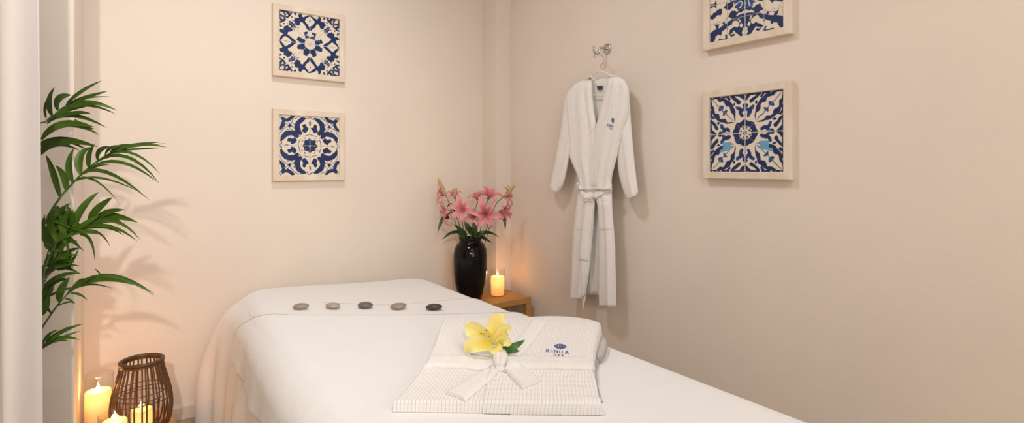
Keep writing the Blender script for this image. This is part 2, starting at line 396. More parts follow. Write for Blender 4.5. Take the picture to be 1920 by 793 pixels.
def picture(kind, c, right, out, label, size=0.352, depth=0.031, flipx=False):
    """c: centre of the back on the wall, right: unit along wall, out: unit off wall"""
    c = Vector(c); t = thing('framed_tile_picture', label, 'picture', c-UP*size/2, 'blue and white tile pictures')
    bw = 0.028; h = size/2; hi = h-bw
    m = MB()
    prof = [(h, 0.0), (h, depth-.002), (h-.002, depth), (hi+.002, depth), (hi, depth-.002), (hi, 0.004)]
    cor = [(-1, -1), (1, -1), (1, 1), (-1, 1)]
    ring = [[m.add(c+right*(sx*r)+UP*(sy*r)+out*d) for (sx, sy) in cor] for (r, d) in prof]
    for i in range(len(prof)-1):
        for k in range(4): m.face(ring[i][k], ring[i][(k+1) % 4], ring[i+1][(k+1) % 4], ring[i+1][k])
    m.build('frame', M_lime, t, smooth=False)
    m = MB(); m.box(c-right*(hi+.004)-UP*(hi+.004)+out*0.002, right*(2*hi+.008), UP*(2*hi+.008), out*0.006); m.build('backing_board', M_lime, t, smooth=False)
    N = 190; g = np.linspace(-1, 1, N); X, Y = np.meshgrid(g, g, indexing='ij')
    colr = design(kind, -X if flipx else X, Y)
    m = MB(); zt = depth-.009
    m.grid(N, N, lambda i, j: (c+right*(g[i]*hi)+UP*(g[j]*hi)+out*zt, (g[i], g[j]), tuple(float(q) for q in colr[i, j])))
    k = 0.003
    base = m.add(c-right*hi-UP*hi+out*.0085); 
    m.build('tile_panel', M_tile, t, smooth=False, fixn=True)
    return t
picture('A', W(.7805, BO, 1.746), E1, -E2, 'upper framed blue and white tile picture on the back wall')
picture('B', W(.7805, BO, 1.234), E1, -E2, 'lower framed tile picture on the back wall with rounded scrolls and small rosette')
picture('C', W(RO, 1.1045, 1.772), -E2, -E1, 'upper framed blue and white tile picture on the right wall')
picture('D', W(RO, 1.1045, 1.254), -E2, -E1, 'lower framed tile picture on the right wall with a dark blue ring')

# ---------------------------------------------------------------- massage bed
R0 = Vector((.702, 1.2, 0)); BL = Vector((-.824, -.567, 0)); BF = Vector((-.567, .824, 0))   # left, toward head
BW_, QF, QH, ZB = .944, -.14, 2.10, .544
def btop(p, q):
    z = ZB+.034*sm((p-.15)/.75)*sm((q-1.1)/.8)
    return z
def brect(p, q): return R0+BL*p+BF*q
t = thing('massage_bed', 'white draped massage bed standing along the right wall', 'bed', brect(BW_/2, 1.0, ))
m = MB(); m.box(brect(.06, QF+.06)+UP*.36, BL*(BW_-.12), BF*(QH-QF-.12), UP*.16, .02); m.build('mattress', M_blanket, t)
m = MB(); m.box(brect(.07, QF+.07)+UP*.28, BL*(BW_-.14), BF*(QH-QF-.14), UP*.08, .005); m.build('bed_frame', M_oak, t, smooth=False)
for (p, q) in ((.1, QF+.12), (.1, QH-.2), (BW_-.16, QF+.12), (BW_-.16, QH-.2)):
    m = MB(); m.box(brect(p, q), BL*.06, BF*.06, UP*.28, .003); m.build('leg', M_oak, t, smooth=False)
# sheet: rounded rectangle outline, rings inward over the top, rings outward down the sides
RC = .17
def outline(n):
    pts = []; a0, a1, b0, b1 = 0, BW_, QF, QH
    rr = {0: .17, 1: .17, 2: .10, 3: .10}   # head-right, head-left, foot-left, foot-right
    cs = [((a0, b1), rr[0], (1, -1), PI/2, 0), ]
    # walk: right edge foot->head, head edge right->left, left edge head->foot, foot edge
    segs = []
    def arc(cx, cy, r, s0, s1, k):
        return [(cx+r*math.cos(s0+(s1-s0)*i/k), cy+r*math.sin(s0+(s1-s0)*i/k), math.cos(s0+(s1-s0)*i/k), math.sin(s0+(s1-s0)*i/k)) for i in range(k)]
    def line(x0, y0, x1, y1, nx, ny, k): return [(x0+(x1-x0)*i/k, y0+(y1-y0)*i/k, nx, ny) for i in range(k)]
    r = rr
    pts += line(0, b0+r[3], 0, b1-r[0], -1, 0, 90)
    pts += arc(r[0], b1-r[0], r[0], PI, PI/2, 22)
    pts += line(r[0], b1, BW_-r[1], b1, 0, 1, 34)
    pts += arc(BW_-r[1], b1-r[1], r[1], PI/2, 0, 30)
    pts += line(BW_, b1-r[1], BW_, b0+r[2], 1, 0, 110)
    pts += arc(BW_-r[2], b0+r[2], r[2], 0, -PI/2, 14)
    pts += line(BW_-r[2], b0, r[3], b0, 0, -1, 30)
    pts += arc(r[3], b0+r[3], r[3], -PI/2, -PI, 14)
    return pts
OUT = outline(0); ER = .085
def side(p, q, nx, ny, d, off=0.0):
    """point at cloth distance d past the start of the rounded edge; (p,q) outline point"""
    zt = btop(p, q)+off; er = ER+off
    if d < er*PI/2*1.0:
        a = d/er; r = er*math.sin(a); h = er*(1-math.cos(a))
    else:
        r = er; h = er+d-er*PI/2
    return r, zt-h
CORNER_T = (90+22+34+15)
def sheet_pt(k, d):
    p, q, nx, ny = OUT[k]; r, z = side(p, q, nx, ny, d)
    low = sm((ZB-z)/.45) if z < ZB else 0
    rr = r-ER+side_out(k, low)
    pt = brect(p+nx*rr, q+ny*rr); return pt+UP*z
def side_out(k, low, pleat=True):
    flare = .035 + (.13*math.exp(-((k-(CORNER_T+6))/16.0)**2)) + .03*math.exp(-((k-100)/8)**2)
    fold = .018*math.sin(k*.33+.6) + .012*math.sin(k*.71)
    if pleat: fold -= .085*math.exp(-((k-(CORNER_T+14))/4.0)**2)
    fold *= 1 if 100 < k < 290 else .45
    return flare*low**.38+fold*low**1.3
m = MB(); NK = len(OUT); RIN = 26; ND = 44; DMAX = .60
def core(p, q):
    return (BW_/2, max(QF+BW_/2, min(QH-BW_/2, q)))
def sheet_grid(i, k):
    p, q, nx, ny = OUT[k]
    if i < RIN:
        s = i/RIN; e = (p-nx*ER, q-ny*ER); c = core(*e); pp = c[0]+(e[0]-c[0])*s; qq = c[1]+(e[1]-c[1])*s
        z = btop(pp, qq)+.0012*math.sin(pp*21+qq*9)*math.sin(qq*13-pp*6)*s
        return (brect(pp, qq)+UP*z, (pp, qq))
    d = (i-RIN)/(ND)*DMAX
    v = sheet_pt(k, d); v.z = max(v.z, .03); return (v, (p+d, q))
m.grid(RIN+ND+1, NK, sheet_grid, cv=True)
sheet = m.build('bed_sheet', M_sheet); tag(sheet, 'white cotton sheet draped over the head of the massage bed, hanging towards the floor', 'sheet')
sheet_bvh = BVHTree.FromPolygons([v.copy() for v in m.v], m.f)

# blanket over the lower part of the bed: cloth coordinates (s across, q along)
def bl_pt(s, q, off):
    wav = .0025*math.sin(s*17+q*5)*math.sin(q*11-s*3)*sm((s)/.3)
    if s < ER:                      # right drop
        d = ER-s; r, z = side(0, q, -1, 0, d, off); return brect(ER-r, q)+UP*z
    if s > BW_-ER:
        d = s-(BW_-ER); r, z = side(BW_, q, 1, 0, d, off)
        low = sm((ZB-z)/.45) if z < ZB else 0; g = side_out(176+110*(QH-.17-q)/(QH-.17-QF-.10), low, False)+.004*low
        return brect(BW_-ER+r+g, q)+UP*z
    return brect(s, q)+UP*(btop(s, q)+off)
HEM = [(-.25, 1.00), (0, 1.09), (.28, 1.233), (.59, 1.40), (.80, 1.505), (.88, 1.56), (.93, 1.615), (.97, 1.66), (1.0, 1.685), (1.04, 1.695), (1.08, 1.685), (1.115, 1.665)]
def interp(tab, x):
    if x <= tab[0][0]: return tab[0][1]
    for (x0, y0), (x1, y1) in zip(tab, tab[1:]):
        if x <= x1: return y0+(y1-y0)*(x-x0)/(x1-x0)
    return tab[-1][1]
SL, SR = 1.115, -.22
def cloth_layer(name, mat, parent, hem, off, th, smax, ns=170, nq=130, q0=-.10, label=None):
    m = MB()
    S = [SR+(smax-SR)*(1-(1-i/(ns-1))**(1.5 if smax > 1 else 1)) for i in range(ns)]
    def P(i, j, o):
        s = S[i]; qh = interp(hem, s); f_ = 1-(1-j/(nq-1))**1.7; q = q0+(qh-q0)*f_
        dq = qh-q; ds = smax-s; dd = min(dq, ds)
        if o > off: o -= th*.9*sm(1-dd/.007)
        return (bl_pt(s, q, o), (s, q))
    a = m.grid(ns, nq, lambda i, j: P(i, j, off+th*min(1, .35+1.0*min(1, (nq-1-j)*.5))))
    b_ = m.grid(ns, nq, lambda i, j: P(i, j, off), flip=True)
    for i in range(ns-1):
        m.face(a+i*nq+nq-1, b_+i*nq+nq-1, b_+(i+1)*nq+nq-1, a+(i+1)*nq+nq-1); m.face(a+i*nq, a+(i+1)*nq, b_+(i+1)*nq, b_+i*nq)
    for j in range(nq-1):
        m.face(a+j, b_+j, b_+j+1, a+j+1); k = (ns-1)*nq; m.face(a+k+j, a+k+j+1, b_+k+j+1, b_+k+j)
    o = m.build(name, mat, parent); autosmooth(o, 38); return o, m
LINE = [(-.25, 1.30), (0, 1.40), (.10, 1.46), (.41, 1.51), (.66, 1.66), (.90, 1.76)]
bt = thing('bed_blanket', 'white fleece blanket spread over the bed, its hem beside the row of stones', 'blanket', brect(.5, .9)+UP*.5)
blk, mbl = cloth_layer('blanket_cloth', M_blanket, bt, HEM, .0062, .0085, SL)
def shade_line(hem, off, s0, s1, name, end=True):  # thin darker tube along a cloth edge, standing in for its shade line
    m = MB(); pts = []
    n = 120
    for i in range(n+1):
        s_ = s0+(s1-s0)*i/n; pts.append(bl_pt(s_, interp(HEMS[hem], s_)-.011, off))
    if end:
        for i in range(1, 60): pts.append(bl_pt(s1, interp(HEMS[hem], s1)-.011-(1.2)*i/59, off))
    m.tube(pts, .0012, 6); return m.build(name, M_edge_shade, bt)
M_edge_shade, nt, b = nmat('edge_shade', (0.55, 0.48, 0.43), 0.9)  # shade of the cloth edge put into an even darker colour
HEMS = {'hem': HEM, 'line': LINE}
shade_line('hem', .0062+.0085+.0006, SR+.02, SL-.004, 'hem_shade_line')
shade_line('line', .0012+.0048, SR+.02, .66, 'lining_shade_line', False)
ln_, mln = cloth_layer('turned_under_lining', M_sheet, bt, LINE, .0012, .0045, .93, 60, 60, q0=.9)
bl_bvh = BVHTree.FromPolygons([v.copy() for v in mbl.v]+[v.copy() for v in mln.v], mbl.f+[tuple(i+len(mbl.v) for i in f) for f in mln.f])
CAMP = Vector((0, 0, CAMH))
def ray(px, py, *trees):
    d = (PX(px, py, 1)-CAMP).normalized(); best = None
    for t_ in trees:
        h = t_.ray_cast(CAMP, d)
        if h[0] is not None and (best is None or h[3] < best[3]): best = h
    return best

# ---------------------------------------------------------------- hot stones
stones = [(564, 576, 14.0, 'beige', 'beige hot stone, leftmost of the row on the bed'),
          (624.5, 575, 14.0, 'pale', 'pale beige hot stone, second from the left in the row'),
          (685, 574, 14.5, 'grey', 'dark grey-brown hot stone in the middle of the row'),
          (747, 576, 14.5, 'beige', 'beige-brown hot stone just right of the middle stone'),
          (813.5, 577.5, 14.8, 'black', 'nearly black hot stone, rightmost of the row')]
SM = {'beige': stone_mat('stone_beige', (.27, .205, .145), (.36, .285, .21)), 'pale': stone_mat('stone_pale', (.36, .29, .215), (.46, .38, .29)),
      'grey': stone_mat('stone_grey', (.115, .095, .07), (.17, .14, .105)), 'black': stone_mat('stone_black', (.035, .033, .026), (.06, .055, .045))}
for i, (px, py, rp, k, lab) in enumerate(stones):
    h = ray(px, py+3.5, sheet_bvh, bl_bvh); c = h[0]; Z = c.y; r = rp/1000*Z
    m = MB(); ph = i*1.7
    prof = [(math.sin(a)**.85 if 0 < a < PI else 0, -math.cos(a)) for a in [PI*q/14 for q in range(15)]]
    n = 32
    def f(ii, jj, r=r, c=c, ph=ph):
        a = 2*PI*jj/n; rr, zz = prof[ii]; e = 1+.06*math.cos(2*a+ph)+.04*math.cos(3*a+ph*2)
        return c+Vector((math.cos(a)*rr*r*e, math.sin(a)*rr*r*.78*e, (zz*.95+1)*r*.385+rr*rr*r*.05*math.cos(a+ph)+.0005))
    m.grid(15, n, f, cv=True)
    tag(m.build('hot_stone', SM[k], org=c), lab, 'stone', 'hot stones in a row')

# ---------------------------------------------------------------- folded robe
FR_L = [(0, -.274), (.10, -.262), (.35, -.236), (.6, -.226), (1, -.226)]
FR_R = [(0, .208), (.10, .207), (.35, .216), (.55, .232), (.75, .262), (.9, .285), (1, .275)]
YF, YBK = 1.222, 1.735
def fr_xy(s, t): 
    xl, xr = interp(FR_L, t), interp(FR_R, t); bow = .03*math.sin(PI*s)*t-.0*s
    return Vector((xl+(xr-xl)*s, YF+(YBK-YF)*t+bow-.015*s*(1-t), 0))
def bed_z(x, y):
    h = bl_bvh.ray_cast(Vector((x, y, 1.0)), Vector((0, 0, -1))); 
    return h[0].z if h[0] is not None else ZB
def fr_h(s, t):
    h = .026+.040*sm(t/1.0)+.010*math.exp(-((t-.8)/.2)**2)
    h += .004*math.sin(s*9+1)*sm((t-.1)/.3)+.003*math.sin(s*23+t*5)*math.exp(-((t-.42)/.14)**2)
    return h
fr = thing('folded_bathrobe', 'folded white waffle bathrobe with tied belt lying on the bed', 'bathrobe', Vector((-.01, 1.45, ZB+.006)))
m = MB(); NS, NT = 150, 130
def prof_edge(i, n):
    """map index to (param, height factor): first/last indices go down round edge"""
    ne = 7
    if i < ne: a = PI/2*i/ne; return (1-math.cos(a))*1.0, math.sin(a)
    if i > n-1-ne: a = PI/2*(n-1-i)/ne; return (1-math.cos(a)), math.sin(a)
    return None, 1.0
def fr_grid(i, j):
    ne = 7; es, et = .018, .009
    def par(i, n, e):
        if i < ne: a = PI/2*i/ne; return e*(1-math.cos(a)), math.sin(a)**.8
        if i > n-1-ne: a = PI/2*(n-1-i)/ne; return 1-e*(1-math.cos(a)), math.sin(a)**.8
        return e+(1-2*e)*(i-ne)/(n-1-2*ne), 1.0
    s, hs = par(i, NS, es); t, ht = par(j, NT, et)
    v = fr_xy(s, t); hh = fr_h(s, t)*min(hs, ht)
    if j > NT-12 or i > NS-9: hh = fr_h(s, t)*min(hs, ht)
    # puffed sleeve edge on the right at the back
    v.z = bed_z(v.x, v.y)+.0005+hh
    return (v, (s*.49, t*.51+hh*.9))
m.grid(NS, NT, fr_grid)
body = m.build('robe_body', M_robe_fold, fr)
TREES = [BVHTree.FromPolygons([v.copy() for v in m.v], m.f)]
bedtrees = [bl_bvh]
def band(name, mat, parent, A, B, th, trees, n=40, w=14, fallback=None, endround=True, mult=(1, 1), face=None, under=.001, extra=None, keep=True, uvrot=False):
    """strip of cloth lying on the surface, between two edge polylines given in photo coordinates"""
    ca = cat(A, 12); cb = cat(B, 12); m = MB()
    def at(c, u):
        x = u*(len(c)-1); i = min(int(x), len(c)-2); f = x-i; return c[i]*(1-f)+c[i+1]*f
    last = [None]
    def P(i, j, top):
        u = i/(n-1); v = j/(w-1); a = at(ca, u); b_ = at(cb, u); p = a*(1-v)+b_*v
        h = ray(p[0], p[1], *trees)
        if h is None: q = fallback(p[0], p[1]) if fallback else last[0]; nn = face or UP
        else: q = h[0]; nn = h[1]
        if nn.dot(CAMP-q) < 0: nn = -nn
        if face is not None: nn = face
        last[0] = q
        e = (1-abs(2*v-1)**5)**.5
        if endround: e *= min(1, (1-abs(2*u-1)**40))**.5 if True else 1
        lift = (under+th*(.25+.75*max(0, e))) if top else under*0.3
        if extra and top: lift += extra(u, v)
        L = 1.0
        return (q+nn*lift, ((v*(Vector(b_)-Vector(a)).length if True else v)*q.y/1000, u*len_*q.y/1000) if not uvrot else (u*len_*q.y/1000, v*(Vector(b_)-Vector(a)).length*q.y/1000))
    len_ = sum((Vector(ca[i+1])-Vector(ca[i])).length for i in range(len(ca)-1))
    a = m.grid(n, w, lambda i, j: P(i, j, True)); b0 = m.grid(n, w, lambda i, j: P(i, j, False), flip=True)
    for i in range(n-1):
        m.face(a+i*w, b0+i*w, b0+(i+1)*w, a+(i+1)*w); m.face(a+i*w+w-1, a+(i+1)*w+w-1, b0+(i+1)*w+w-1, b0+i*w+w-1)
    for j in range(w-1):
        m.face(a+j, a+j+1, b0+j+1, b0+j); k = (n-1)*w; m.face(a+k+j, b0+k+j, b0+k+j+1, a+k+j+1)
    o = m.build(name, mat, parent); autosmooth(o, 42)
    if keep: trees.append(BVHTree.FromPolygons([v.copy() for v in m.v], m.f))
    return o
# right front flap over the left one
band('front_flap', M_robe_fold, fr, [(931, 684), (917, 708), (910, 735), (905, 763), (904, 778)], [(1108, 684), (1117, 710), (1123, 740), (1127, 763), (1129, 778)], .0045, TREES, 40, 60)
# lapels
band('lapel', M_robe_belt, fr, [(870, 604), (880, 625), (900, 648), (925, 668)], [(895, 600), (910, 622), (935, 645), (957, 664)], .004, TREES, 30, 12)
band('lapel', M_robe_belt, fr, [(1001, 597), (985, 620), (965, 645), (945, 668)], [(1027, 603), (1010, 627), (992, 650), (975, 668)], .006, TREES, 36, 14)
# belt
def rip(u, v): return .0012*math.sin(u*60)*math.sin(v*5)
band('belt', M_robe_belt, fr, [(806, 671), (830, 669), (870, 670), (910, 671), (940, 672), (975, 671), (1020, 673), (1065, 674), (1110, 675)],
     [(794, 690), (830, 690), (870, 692), (905, 696), (940, 697), (975, 694), (1020, 693), (1065, 694), (1114, 694)], .009, TREES, 90, 16, extra=rip, uvrot=True)
band('belt_tail', M_robe_belt, fr, [(922, 686), (900, 700), (875, 715), (850, 729), (836, 739)], [(936, 697), (921, 713), (903, 729), (885, 743), (873, 753)], .008, TREES, 40, 14)
band('belt_tail', M_robe_belt, fr, [(958, 676), (975, 685), (990, 697), (1004, 708), (1013, 716)], [(944, 695), (952, 703), (961, 713), (970, 722), (979, 730)], .011, TREES, 40, 14)
band('belt_knot', M_robe_belt, fr, [(926, 668), (924, 680), (926, 692), (929, 698)], [(952, 668), (954, 680), (952, 692), (948, 698)], .012, TREES[:1], 22, 18, under=.011, extra=lambda u, v: .003*math.sin(u*PI)+.0012*math.sin(v*18+u*4))
# side of a sleeve folded under, at the right back
m = MB(); sl = catv([(.245, 1.53, ZB+.026), (.259, 1.58, ZB+.028), (.272, 1.64, ZB+.031), (.272, 1.69, ZB+.031), (.255, 1.72, ZB+.028)], 6)
m.tube(sl, [.012+.009*math.sin(PI*(i+2)/(len(sl)+3)) for i in range(len(sl))], 12); m.build('sleeve', M_robe_fold, fr)
m = MB(); sl = catv([(.204, 1.27, ZB+.015), (.207, 1.36, ZB+.018), (.217, 1.45, ZB+.019), (.238, 1.53, ZB+.019)], 6)
m.tube(sl, [.0125]*len(sl), 10); m.build('sleeve', M_robe_fold, fr)

def text_mesh(s, size=1.0):
    cu = bpy.data.curves.new('t', 'FONT'); cu.body = s; cu.size = size; cu.align_x = 'CENTER'; cu.fill_mode = 'BOTH'; cu.extrude = 0
    cu.resolution_u = 3; cu.offset = 0.012
    o = bpy.data.objects.new('t', cu); COL.objects.link(o); dg = bpy.context.evaluated_depsgraph_get(); me = bpy.data.meshes.new_from_object(o.evaluated_get(dg))
    v = [tuple(x.co) for x in me.vertices]; f = [tuple(p.vertices) for p in me.polygons]; bpy.data.objects.remove(o); bpy.data.meshes.remove(me); bpy.data.curves.remove(cu)
    return v, f
def project_marks(m, v, f, fn, trees, lift, fallback=None, face=None):
    base = len(m.v)
    for p in v:
        px, py = fn(p[0], p[1]); h = ray(px, py, *trees)
        q = h[0] if h else fallback(px, py); nn = face if face is not None else (h[1] if h[1].dot(CAMP-h[0]) > 0 else -h[1])
        m.add(q+nn*lift)
    for q in f: m.face(*[base+i for i in q])
def strokes2d(lines, w):
    v, f = [], []
    for L in lines:
        c = cat(L, 6); 
        for i in range(len(c)):
            d = c[min(i+1, len(c)-1)]-c[max(i-1, 0)]; d = d/(np.linalg.norm(d)+1e-9); nrm = np.array((-d[1], d[0]))*w/2
            v += [tuple(c[i]+nrm), tuple(c[i]-nrm)]
            if i: k = len(v); f.append((k-4, k-3, k-1, k-2))
    return v, f
def lotus():
    L = [[(-1, 0), (-.75, .62), (0, 1.0), (.75, .62), (1, 0), (.6, -.55), (0, -.95), (-.6, -.55), (-1, 0)],
         [(-.62, .55), (-.72, 0), (-.3, -.6)], [(.62, .55), (.72, 0), (.3, -.6)],
         [(-.35, .75), (-.45, .1), (0, -.5), (.45, .1), (.35, .75)], [(-.2, .2), (0, .75), (.2, .2), (0, -.15), (-.2, .2)], [(0, -.9), (0, -.45)]]
    return strokes2d(L, .17)
m = MB(); fl = lambda x, y: (1050.5+x*10.5+y*(-.5), 650.2-y*4.6+x*.3)
project_marks(m, *lotus(), fl, TREES, .0012)
for ch, cx, cy, wdt, hgt, rot in (('K', 1027.6, 656.6, 6.6, 5.4, .06), ('I', 1035.4, 657.0, 6, 4.6, .0), ('N', 1042.6, 657.8, 6.4, 5.2, .06), ('U', 1051.6, 658.6, 6.4, 4.6, .06), ('A', 1062.6, 659.8, 8.0, 5.4, .06)):
    v, f = text_mesh(ch); 
    ys = [p[1] for p in v]; xs = [p[0] for p in v]; y0, y1, x0, x1 = min(ys), max(ys), min(xs), max(xs)
    project_marks(m, v, f, lambda x, y: (cx+((x-x0)/(x1-x0)-.5)*(wdt if ch != 'I' else 1.4), cy+2.9-((y-y0)/(y1-y0))*hgt+((x-x0)/(x1-x0)-.5)*wdt*rot+1), TREES, .0012)
for ch, cx, cy, wdt, hgt in (('O', 1040.8, 664.0, 5, 3.4), ('A', 1047.6, 664.4, 5, 3.4), ('A', 1054.6, 665.2, 5, 3.4)):
    v, f = text_mesh(ch); ys = [p[1] for p in v]; xs = [p[0] for p in v]; y0, y1, x0, x1 = min(ys), max(ys), min(xs), max(xs)
    project_marks(m, v, f, lambda x, y: (cx+((x-x0)/(x1-x0)-.5)*wdt, cy+2-((y-y0)/(y1-y0))*hgt+((x-x0)/(x1-x0)-.5)*1+1), TREES, .0012)
v, f = strokes2d([[(0, 0), (-.5, 1.3)]], .7); project_marks(m, v, f, lambda x, y: (1046.5+x, 669+y), TREES, .0012)
m.build('embroidered_emblem', M_blue, fr, smooth=False, fixn=False)

# ---------------------------------------------------------------- petals and leaves
def petal(m, pts, w, up, c0, c1, cup=.25, nv=16, nu=9, tipw=.5, edge=None, thick=0):
    """pts: centre line; w: half width; up: side the inner face looks to; colours base->tip"""
    C = catv(pts, max(2, nv//(len(pts)-1))); n = len(C)
    c0, c1 = np.array(c0), np.array(c1); ec = np.array(edge) if edge is not None else None
    base = len(m.v)
    for i in range(n):
        u = i/(n-1); tg = (C[min(i+1, n-1)]-C[max(i-1, 0)]).normalized(); sd = tg.cross(up).normalized(); nn = sd.cross(tg).normalized()
        wd = w*max(.02, (math.sin(PI*min(1, (u*.86+.12)))**tipw)*(1 if u < .85 else max(.05, (1-u)/.15)**.5))
        for j in range(nu):
            s = 2*j/(nu-1)-1; p = C[i]+sd*(wd*s)+nn*(cup*wd*s*s-.05*wd*math.cos(s*9))+nn*(.06*wd*math.sin(u*17+s*4)*abs(s))
            col = c0*(1-sm(u*1.2))+c1*sm(u*1.2)
            if ec is not None: col = col*(1-abs(s)**2*.8)+ec*(abs(s)**2*.8)
            m.add(p, (s, u), tuple(float(q) for q in col))
    for i in range(n-1):
        for j in range(nu-1): a = base+i*nu+j; m.face(a, a+nu, a+nu+1, a+1)
def leaf(m, a, mid, tip, w, up=None, n=9, fold=.25, sharp=.8):
    C = bez(a, mid, tip, n); base = len(m.v); up = up or Vector((0, -1, .4)).normalized()
    for i in range(n):
        u = i/(n-1); tg = (C[min(i+1, n-1)]-C[max(i-1, 0)]).normalized(); sd = tg.cross(up)
        sd = sd.normalized() if sd.length > 1e-4 else Vector((1, 0, 0)); nn = sd.cross(tg).normalized()
        wd = w*.5*max(.04, math.sin(PI*min(1, u**sharp*.93+.07))**.75)
        for s in (-1, -.5, 0, .5, 1): m.add(C[i]+sd*wd*s+nn*(fold*wd*abs(s)), (s, u))
    for i in range(n-1):
        for j in range(4): a_ = base+i*5+j; m.face(a_, a_+5, a_+6, a_+1)
# yellow lily
TALL = TREES+bedtrees
def fp(px, py, lift, Z=None):
    """a point lift metres above the robe surface seen at px,py (then pulled onto that line of sight)"""
    h = ray(px, py, *TALL); Z = h[0].y
    zt = h[0].z+lift; d = (PX(px, py, 1)-CAMP); k = (zt-CAMH)/d.z if abs(d.z) > 1e-4 else Z
    return CAMP+d*k
thr = fp(926, 646, .022)
yl = thing('yellow_lily', 'pale yellow lily bloom with two green leaves resting on the folded robe', 'flower', fp(926, 655, .006))
Yc, Ye, Yt = (.80, .60, .02), (.90, .80, .40), (.88, .76, .27)
upn = (CAMP-thr).normalized()
def ypt(px, py, dz): # depth offset relative to throat plane
    return PX(px, py, thr.y+dz)
for pts, w in (([(928, 646, .0), (925, 628, .02), (929, 608, .035), (938, 595, .04), (943, 587, .045)], .0235),
               ([(924, 645, .0), (910, 634, .0), (893, 622, .005), (880, 615, .015), (871, 613, .02)], .0225),
               ([(922, 649, -.01), (905, 644, -.015), (890, 645, -.022), (879, 651, -.024), (872, 659, -.018)], .0215),
               ([(928, 650, -.005), (930, 653, -.014), (933, 659, -.018), (936, 665, -.014)], .0170),
               ([(930, 646, .0), (937, 632, .01), (944, 622, .015), (952, 617, .015), (957, 624, .01)], .0165),
               ([(932, 648, .0), (940, 640, -.005), (947, 640, -.01), (952, 645, -.015), (953, 650, -.015)], .0150)):
    m = MB(); petal(m, [ypt(*p) for p in pts], w, upn, Yc, Yt, cup=.30, edge=Ye, tipw=.62); m.build('petal', M_petal, yl)
m = MB(); pt = [ypt(926, 645, -.005), ypt(920, 632, -.02), ypt(912, 619, -.03)]; m.tube(catv(pt, 6), .0009, 6, (.55, .60, .12)); m.build('pistil', M_petal, yl)
m = MB(); c = ypt(912, 619, -.031); m.lathe([(0, -.0022), (.0022, -.001), (.0026, .0005), (0, .002)], c, 12); m.build('stigma', M_navy, yl)
for (x, y) in ((902, 625), (907, 626), (917, 630)):
    m = MB(); m.tube(catv([ypt(925, 646, -.004), ypt((925+x)/2-1, (646+y)/2, -.02), ypt(x, y, -.022)], 5), .0006, 6, (.70, .62, .10)); s_ = m.build('stamen', M_petal, yl)
    m = MB(); c = ypt(x, y, -.023); m.tube([c-Vector((.003, 0, -.0006)), c, c+Vector((.003, 0, -.0006))], [.0006, .0013, .0006], 8, (.16, .06, .02)); m.build('anther', M_petal, yl)
m = MB(); leaf(m, fp(940, 654, .008), fp(962, 650, .018), fp(984, 637, .020), .020, up=upn); m.build('leaf', M_lleaf2, yl)
m = MB(); leaf(m, fp(938, 656, .006), fp(956, 657, .010), fp(974, 658, .006), .017, up=upn); m.build('leaf', M_lleaf2, yl)
m = MB(); leaf(m, fp(936, 654, .008), fp(945, 656, .012), fp(955, 657, .010), .018, up=upn); m.build('leaf', M_lleaf2, yl)

# ---------------------------------------------------------------- corner side table, vase, lilies, candle
ZT = CAMH-.729
def table(name, label, cat_, a0, a1, b0, b1, zt, tk, lw, group=None):
    t = thing(name, label, cat_, W((a0+a1)/2, (b0+b1)/2, 0), group)
    m = MB(); m.box(W(a0, b0, zt-tk), E1*(a1-a0), E2*(b1-b0), UP*tk, .002); m.build('table_top', M_oak, t, smooth=False)
    for (a, b_) in ((a0, b0), (a1-lw, b0), (a0, b1-lw), (a1-lw, b1-lw)):
        m = MB(); m.box(W(a, b_, 0), E1*lw, E2*lw, UP*(zt-tk), .002); m.build('leg', M_oak, t, smooth=False)
    return t
t = table('side_table', 'honey oak side table in the far corner carrying the black vase', 'table', 1.46, 1.903, 2.388, 2.636, ZT, .031, .032)
m = MB(); m.box(W(1.49, 2.60, ZT-.09), E1*.38, E2*.015, UP*.058); m.build('rail', M_oak, t, smooth=False)
VC = PX(882, 561, 3.0); VC.z = ZT
m = MB()
m.lathe([(0, .001), (.055, .001), (.060, .004), (.070, .03), (.080, .06), (.089, .10), (.0945, .15), (.0955, .20), (.0950, .25), (.090, .285), (.078, .308), (.066, .318), (.0625, .326), (.0640, .338), (.0665, .345), (.0655, .349),
         (.060, .347), (.056, .335), (.058, .318), (.080, .29), (.086, .25), (.086, .15), (.07, .05), (.05, .012), (0, .010)], VC, 64)
tag(m.build('black_vase', M_black, org=VC), 'glossy black ceramic vase holding pink lilies on the corner table', 'vase')

